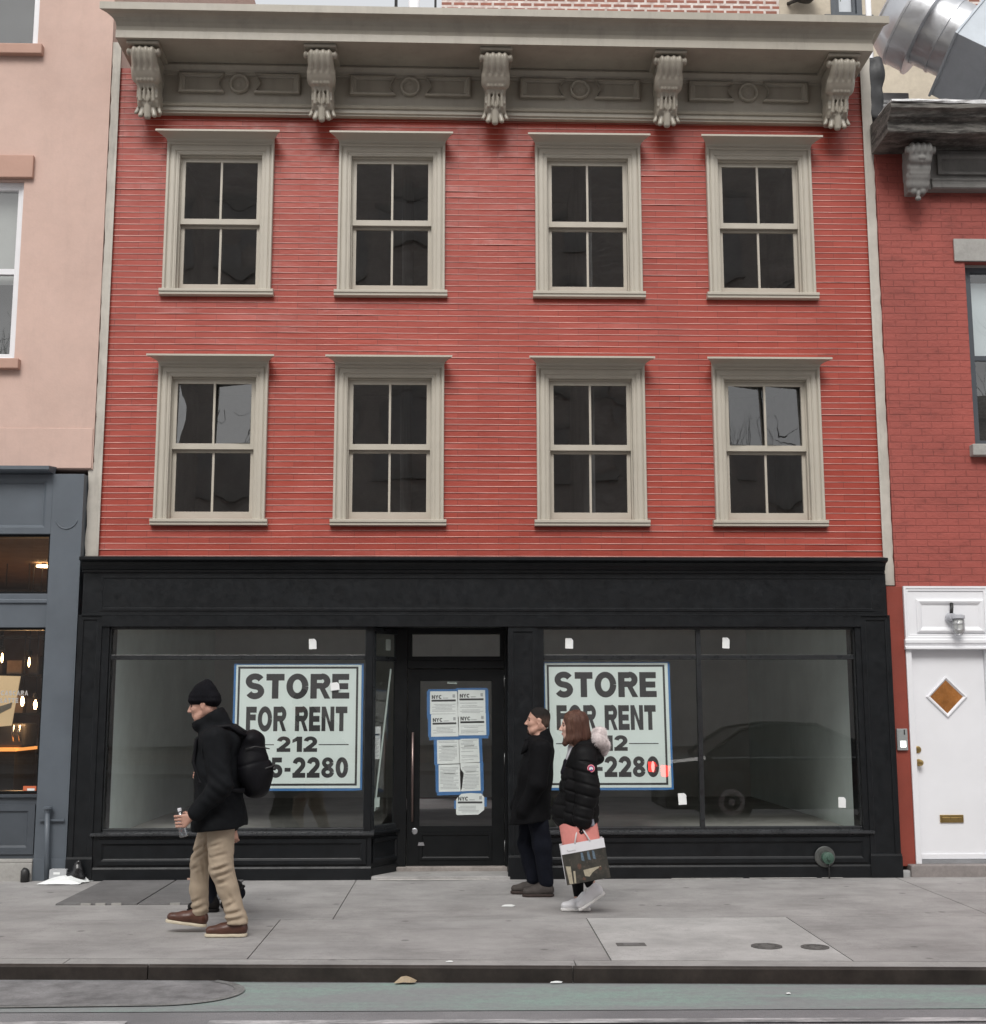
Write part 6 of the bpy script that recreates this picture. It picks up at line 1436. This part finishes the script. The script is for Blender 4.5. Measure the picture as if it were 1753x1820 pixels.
# fur trim: a soft arc round the lowered hood
s = SDF(); pts = []
for i in range(15):
    a = R(-100 + 200 * i / 14); pts.append(((.730 + .045 * math.cos(a) + .0 * i, y4 + .135 * math.sin(a), 1.335 - .075 * math.cos(a * .5) ** 2 + .06 * abs(math.sin(a))), .035 + .006 * (i % 2)))
s.chain(pts, .02); s.cap((.752, y4 - .05, 1.385), (.778, y4 - .04, 1.27), .043, .036, .03); s.cap((.752, y4 + .05, 1.385), (.778, y4 + .04, 1.27), .048, .040, .03); s.ell((.756, y4 - .06, 1.40), (.045, .055, .042), .03); s.cap((.775, y4 - .03, 1.30), (.768, y4 - .03, 1.235), .04, .03, .03)
fm = s.mesh(.0075, fol(74, 55, .007)); FUR = M('pale_fur', (.72, .65, .64), .95, .2, 30, bump=.6, bscale=180)
FO = fm.build('fur_trim', FUR, Wm, smooth=True, fix=False)
g = random.Random(8); m = MB(); fv = np.array(fm.v); ctr = fv.mean(0)
me = FO.data
for i in range(0, len(me.vertices), 1):
    v = me.vertices[i]; p = v.co; n = v.normal
    for _ in range(2):
        d = (n + Vector((g.uniform(-.6, .6), g.uniform(-.6, .6), g.uniform(-.9, .3)))).normalized(); L_ = g.uniform(.010, .024); t = d.orthogonal().normalized() * .0011
        q = p + Vector((g.uniform(-.004, .004), g.uniform(-.004, .004), g.uniform(-.004, .004))); m.add([q - t, q + t, q + d * L_ + Vector((0, 0, -.004))], [(0, 1, 2)])
q = m.build('fur_hairs', FUR, None, fix=False); q.parent = FO
# badge on the sleeve
bx, by, bz = .655, y4 - .289, 1.13
m = MB(); n = 24
def ringp(r, y, n=24): return [(bx + r * math.cos(6.2832 * i / n), y + .18 * (1.125 - bz) , bz + r * math.sin(6.2832 * i / n)) for i in range(n)]
def discm(r, y0, y1): return MB().lathe((bx, y0, bz), (0, y1 - y0, 0), [(0, r), (abs(y1 - y0), r * .98)], 28)
bo = discm(.031, by + .012, by).build('badge', M('badge_red', (.60, .05, .10), .6, .05, 20), Wm)
q = discm(.0285, by, by - .0012).build('badge_rim', MT['paper'], None); q.parent = bo
q = discm(.0265, by - .0012, by - .0022).build('badge_ring', MATS['badge_red'], None); q.parent = bo
q = discm(.0185, by - .0022, by - .0032).build('badge_centre', M('badge_blue', (.05, .06, .30), .6, .05, 20), None); q.parent = bo
m = MB(); m.plate([(bx - .017, bz - .006), (bx - .010, bz - .012), (bx + .002, bz - .004), (bx + .013, bz - .010), (bx + .017, bz + .002), (bx + .008, bz + .012), (bx - .004, bz + .013), (bx - .014, bz + .007)], by - .0042, by - .0033); q = m.build('badge_map', MT['paper'], None); q.parent = bo
m = MB()
m.tube([(.478, y4 - .147, .795), (.505, y4 - .150, .792), (.525, y4 - .150, .790)], .005, 6); m.build('pocket_zip', MT['chrome'], Wm, smooth=True)
# glove holding the bag handles
s = SDF(); hand(s, (.588, y4 - .245, .722), (.05, 0, -1), (-1, .0, 0), (0, 1, 0), 1.25, .92); s.cap((.588, y4 - .245, .74), (.588, y4 - .245, .69), .034, .034, .02); vol(s, 'glove', BLK('black_glove', (.01, .01, .011), .7, .2), Wm, .005)
# leggings and sneakers
LG = BLK('black_leggings', (.0085, .0085, .010), .75, .2)
s = SDF(); s.cap((.60, y4 - .04, .74), (.60, y4 + .04, .74), .115, None, .05); s.chain([(hN, .088), (kN4, .06), ((.595 + .035, y4 - .08, .30), .055), ((.655, y4 - .08, .225), .040)], .03); s.chain([(hF, .088), (kF4, .06), ((.568, y4 + .075, .28), .056), ((.578, y4 + .075, .115), .038)], .03)
vol(s, 'leggings', LG, Wm, .0075, fol(75, 40, .002))
WS = M('white_leather', (.78, .78, .80), .45, .04, 12, bump=.05); WSo = M('white_rubber', (.80, .79, .77), .55, .04, 9)
shoe(Wm, (.672, y4 + .02, .003), (.425, y4 + .02, .003), .250, WS, WSo, wid=.92, laces=WSo)
shoe(Wm, (.780, y4 - .08, .150), (.555, y4 - .08, .004), .262, WS, WSo, wid=.92)
# ---- bags
yg = y4 - .245
th = math.atan2(.062, .365); ct, st = math.cos(th), math.sin(th); bo_ = Vector((.478 - .022, yg, .242))
def bagx(v): return Vector((bo_.x + v.x * ct - v.z * st, bo_.y + v.y, bo_.z + v.x * st + v.z * ct))
SB = thing('shopping_bag', 'white topped paper shopping bag printed with a dark scene, carried by the woman', 'bag', (.63, yg, .25))
w_, h_ = .345, .305; dp = .055
def shell(x0, x1, y0, y1, z0, z1, t=.002):
    m = MB(); m.add([(x0, y0, z0), (x1, y0, z0), (x1, y1, z0), (x0, y1, z0), (x0, y0, z1), (x1, y0, z1), (x1, y1, z1), (x0, y1, z1), (x0, (y0 + y1) / 2 , z0), (x1, (y0 + y1) / 2, z0), (x0 + .018, (y0 + y1) / 2, z1), (x1 - .018, (y0 + y1) / 2, z1)],
        [(0, 1, 5, 4), (1, 9, 11, 5), (9, 2, 6, 11), (2, 3, 7, 6), (3, 8, 10, 7), (8, 0, 4, 10), (0, 8, 9, 1), (8, 3, 2, 9)]); return m
zw = .232
m = shell(0, w_, -dp, dp, 0, h_).xform(bagx); m.build('bag_body', M('bag_white', (.76, .76, .79), .5, .04, 8), SB)
def picture_mat():
    s = NT('dark_printed_scene'); n = s.ramp(s.noise(9, 5, .7), .3, .75); k = s.mix(n, (.018, .020, .018), (.075, .070, .058)); k = s.mix(s.math('MULTIPLY', s.ramp(s.noise(26, 3, .7), .55, .7), .5), k, (.12, .10, .08)); s.base(k); s.rough(.35); return s.m
y0 = -dp - .0012
m = MB(); m.box(0, w_, y0, -dp - .0004, .0, zw); m.xform(bagx).build('print_panel', picture_mat(), SB)
m = MB()
for x in (.145, .195, .235): m.plate([(x, .165), (x + .022, .155), (x + .018, .222), (x + .002, .226)], y0 - .0008, y0 - .0002)
m.xform(bagx).build('print_windows', M('print_blue', (.12, .17, .22), .4, .35, 40), SB)
m = MB(); m.plate([(.022, .004), (.050, .004), (.052, .135), (.014, .142)], y0 - .0008, y0 - .0002); m.plate([(.060, .004), (.074, .004), (.082, .095), (.066, .098)], y0 - .0008, y0 - .0002); m.plate([(.150, .045), (.185, .035), (.21, .06), (.235, .075), (.285, .095), (.285, .10), (.145, .092)], y0 - .0008, y0 - .0002)
m.xform(bagx).build('print_light', M('print_cream', (.40, .36, .27), .4, .2, 40), SB)
m = MB(); m.plate([(.105, .11), (.118, .10), (.132, .112), (.135, .135), (.120, .148), (.106, .138)], y0 - .0008, y0 - .0002); m.plate([(.125, .02), (.15, .012), (.152, .03), (.135, .042)], y0 - .0008, y0 - .0002); m.plate([(.262, .078), (.285, .07), (.29, .092), (.27, .098)], y0 - .0008, y0 - .0002)
m.xform(bagx).build('print_brown', M('print_tan', (.11, .062, .045), .4, .3, 50), SB)
m = MB(); g = random.Random(2); pts = []
for i in range(34): pts.append((.045 + i * .0021, -dp - .002, .250 + .006 * math.sin(i * 1.35) + (.010 if i < 4 else 0) * math.sin(i * .9)))
m.tube(pts, .0009, 5); m.xform(bagx).build('script_mark', MT['inkg'], SB)
m = MB()
for y in (-dp, dp): m.tube([(.115, y * 1.02, h_ - .004), (.150, y * .5, h_ + .085), (.165, y * .1, h_ + .150), (.185, y * .1, h_ + .150), (.20, y * .5, h_ + .085), (.235, y * 1.02, h_ - .004)], .0065, 8)
m.xform(bagx).build('handle', M('white_cord', (.78, .74, .74), .7, .05, 9), SB, smooth=True)
PB2 = thing('pink_bag', 'crumpled coral pink bag sticking up out of the white shopping bag', 'bag', (.62, yg, .50))
m = MB(); g = random.Random(14); n, k = 16, 8; vs = []
for sgn in (-1, 1):
    for j in range(k + 1):
        for i in range(n + 1):
            u, v = i / n, j / k; x = .022 + u * .298; z = .12 + v * (.305 + .022 * math.sin(u * 5 + 1) + .01 * math.sin(u * 13)) ; yy = sgn * (.040 * math.sin(math.pi * u) ** .5 * (1 - .45 * v) + .004) + .012 * math.sin(7 * u + 3 * v) * v + g.uniform(-.003, .003)
            vs.append((x, yy, z))
N1 = (n + 1) * (k + 1)
m.add(vs, [(j * (n + 1) + i + o_, j * (n + 1) + i + 1 + o_, (j + 1) * (n + 1) + i + 1 + o_, (j + 1) * (n + 1) + i + o_) for o_ in (0, N1) for j in range(k) for i in range(n)]
      + [(j * (n + 1) + e, (j + 1) * (n + 1) + e, N1 + (j + 1) * (n + 1) + e, N1 + j * (n + 1) + e) for e in (0, n) for j in range(k)])
m.xform(bagx).build('bag_body', M('coral_plastic', (.72, .27, .24), .4, .08, 14, bump=.3, bscale=24), PB2, smooth=True, fix=False)
m = MB(); m.plate([(.225, .40), (.30, .40), (.298, .452), (.27, .458), (.24, .44)], .0, .004); m.xform(bagx).build('tissue', M('silver_tissue', (.42, .45, .52), .35, .3, 30, metal=.3), PB2)

# ------------------------------------------------------------------ a dark saloon car driving by, just out of frame and mirrored in the right window
# bare street trees across the road, seen only in the glass
def bare_tree(label, x, y, seed):
    o = thing('street_tree', label, 'tree', (x, y, 0), 'bare trees across the street'); g = random.Random(seed); m = MB(); tw = MB()
    m.tube([(x, y, 0), (x + .05, y, 2.6), (x - .03, y, 5.0)], [.16, .13, .11], 10)
    def grow(p, d, r, n):
        l = g.uniform(.9, 1.6) * (.65 + .17 * n); q = p + d * l; mid = (p + q) / 2 + Vector((g.uniform(-.1, .1), g.uniform(-.1, .1), g.uniform(-.05, .1)))
        (m if n > 2 else tw).tube([p, mid, q], [r, r * .85, r * .7], 6)
        if n == 0: return
        for _ in range(3 if n > 4 else 2): grow(q, (d + Vector((g.uniform(-.75, .75), g.uniform(-.75, .75), g.uniform(-.15, .5)))).normalized(), r * .60, n - 1)
    for k in range(4): a = k * 1.57 + g.random(); grow(Vector((x - .03, y, 5.0)), Vector((.5 * math.cos(a), .5 * math.sin(a), .9)).normalized(), .07, 5)
    B_ = M('bark', (.07, .06, .05), .9, .2, 6); m.build('trunk', B_, o, smooth=True); tw.build('crown', B_, o, smooth=True)
bare_tree('bare tree across the street mirrored in the left windows', -14.8, -21.6, 3)
bare_tree('bare tree across the street mirrored in the right windows', 17.8, -21.6, 8)
def car():
    o = thing('passing_car', 'dark saloon car passing in the lane beside the green strip', 'car', (5.2, -7.4, -.1)); xo, yo, zo = 2.62, -7.4, -.1
    prof = [(.06, .36, .55), (.0, .55, .62), (.02, .78, .70), (.10, .92, .76), (.62, .98, .82), (1.15, .985, .84), (2.9, .97, .86), (3.8, .88, .84), (4.45, .74, .76), (4.62, .60, .70), (4.66, .40, .62)]
    m = MB(); n = len(prof); vs = []; k = 8
    ring = [(-1, .0), (-1.02, .35), (-1.0, .72), (-.93, .93), (-.80, 1.), (.80, 1.), (.93, .93), (1.0, .72), (1.02, .35), (1, .0)]
    for (x, zt, hw_) in prof:
        for (u, v) in ring: vs.append((xo + x, yo + u * hw_ * 1.05, zo + .22 + v * (zt - .22)))
    k = len(ring); m.add(vs, [(a * k + i, a * k + i + 1, (a + 1) * k + i + 1, (a + 1) * k + i) for a in range(n - 1) for i in range(k - 1)] + [tuple(range(k)), tuple(range((n - 1) * k, n * k))] + [(a * k, (a + 1) * k, (a + 1) * k + k - 1, a * k + k - 1) for a in range(n - 1)])
    m.build('car_body', M('dark_car_paint', (.012, .016, .016), .12, .1, 1), o, smooth=False, bevel=.03)
    m = MB(); sec = [(.62, .98, .72), (1.15, 1.36, .58), (1.7, 1.44, .56), (2.3, 1.42, .56), (3.35, .965, .74)]; vs = []
    for (x, z, hw_) in sec: vs += [(xo + x, yo - .78, zo + .975), (xo + x, yo - hw_, zo + z), (xo + x, yo + hw_, zo + z), (xo + x, yo + .78, zo + .975)]
    m.add(vs, [(4 * a + i, 4 * a + i + 1, 4 * a + 5 + i, 4 * a + 4 + i) for a in range(4) for i in range(3)]); m.build('window', M('dark_car_glass', (.02, .025, .027), .05, .1, 1), o)
    m = MB()
    for sy in (-1, 1):
        m.tube([(xo + .62, yo + sy * .78, zo + .985), (xo + 1.15, yo + sy * .60, zo + 1.365), (xo + 1.7, yo + sy * .585, zo + 1.445), (xo + 2.3, yo + sy * .585, zo + 1.425), (xo + 3.35, yo + sy * .77, zo + .975)], .03, 8); m.tube([(xo + 1.9, yo + sy * .775, zo + .98), (xo + 1.95, yo + sy * .585, zo + 1.44)], .035, 8)
    m.build('pillar', MATS['dark_car_paint'], o, smooth=True)
    for x in (.95, 3.75):
        for sy in (-1, 1):
            m = MB(); m.lathe((xo + x, yo + sy * .72, zo + .32), (0, sy, 0), [(0, .32), (.02, .325), (.16, .325), (.18, .31), (.181, .2)], 26); w = m.build('wheel', M('tyre_rubber', (.02, .02, .02), .8, .1, 9), o)
            q = MB().lathe((xo + x, yo + sy * .895, zo + .32), (0, sy, 0), [(0, .2), (.008, .19), (.004, .05), (.012, .04)], 20).build('rim', MT['chrome'], None); q.parent = w
    m = MB()
    for sy in (-1, 1): m.box(xo - .02, xo + .10, yo + sy * .62 - .12, yo + sy * .62 + .12, zo + .68, zo + .84)
    m.build('tail_light', emit('lit_tail_light', (1, .03, .02), 4.5), o, bevel=.01)
    MB().tube([(xo + .7, yo + .80, zo + .95), (xo + 2.4, yo + .815, zo + .965), (xo + 3.2, yo + .80, zo + .955)], .012, 6).build('chrome_strip', MT['chrome'], o)
car()
for o in list(scene.objects):
    if 'wloc' in o: del o['wloc']
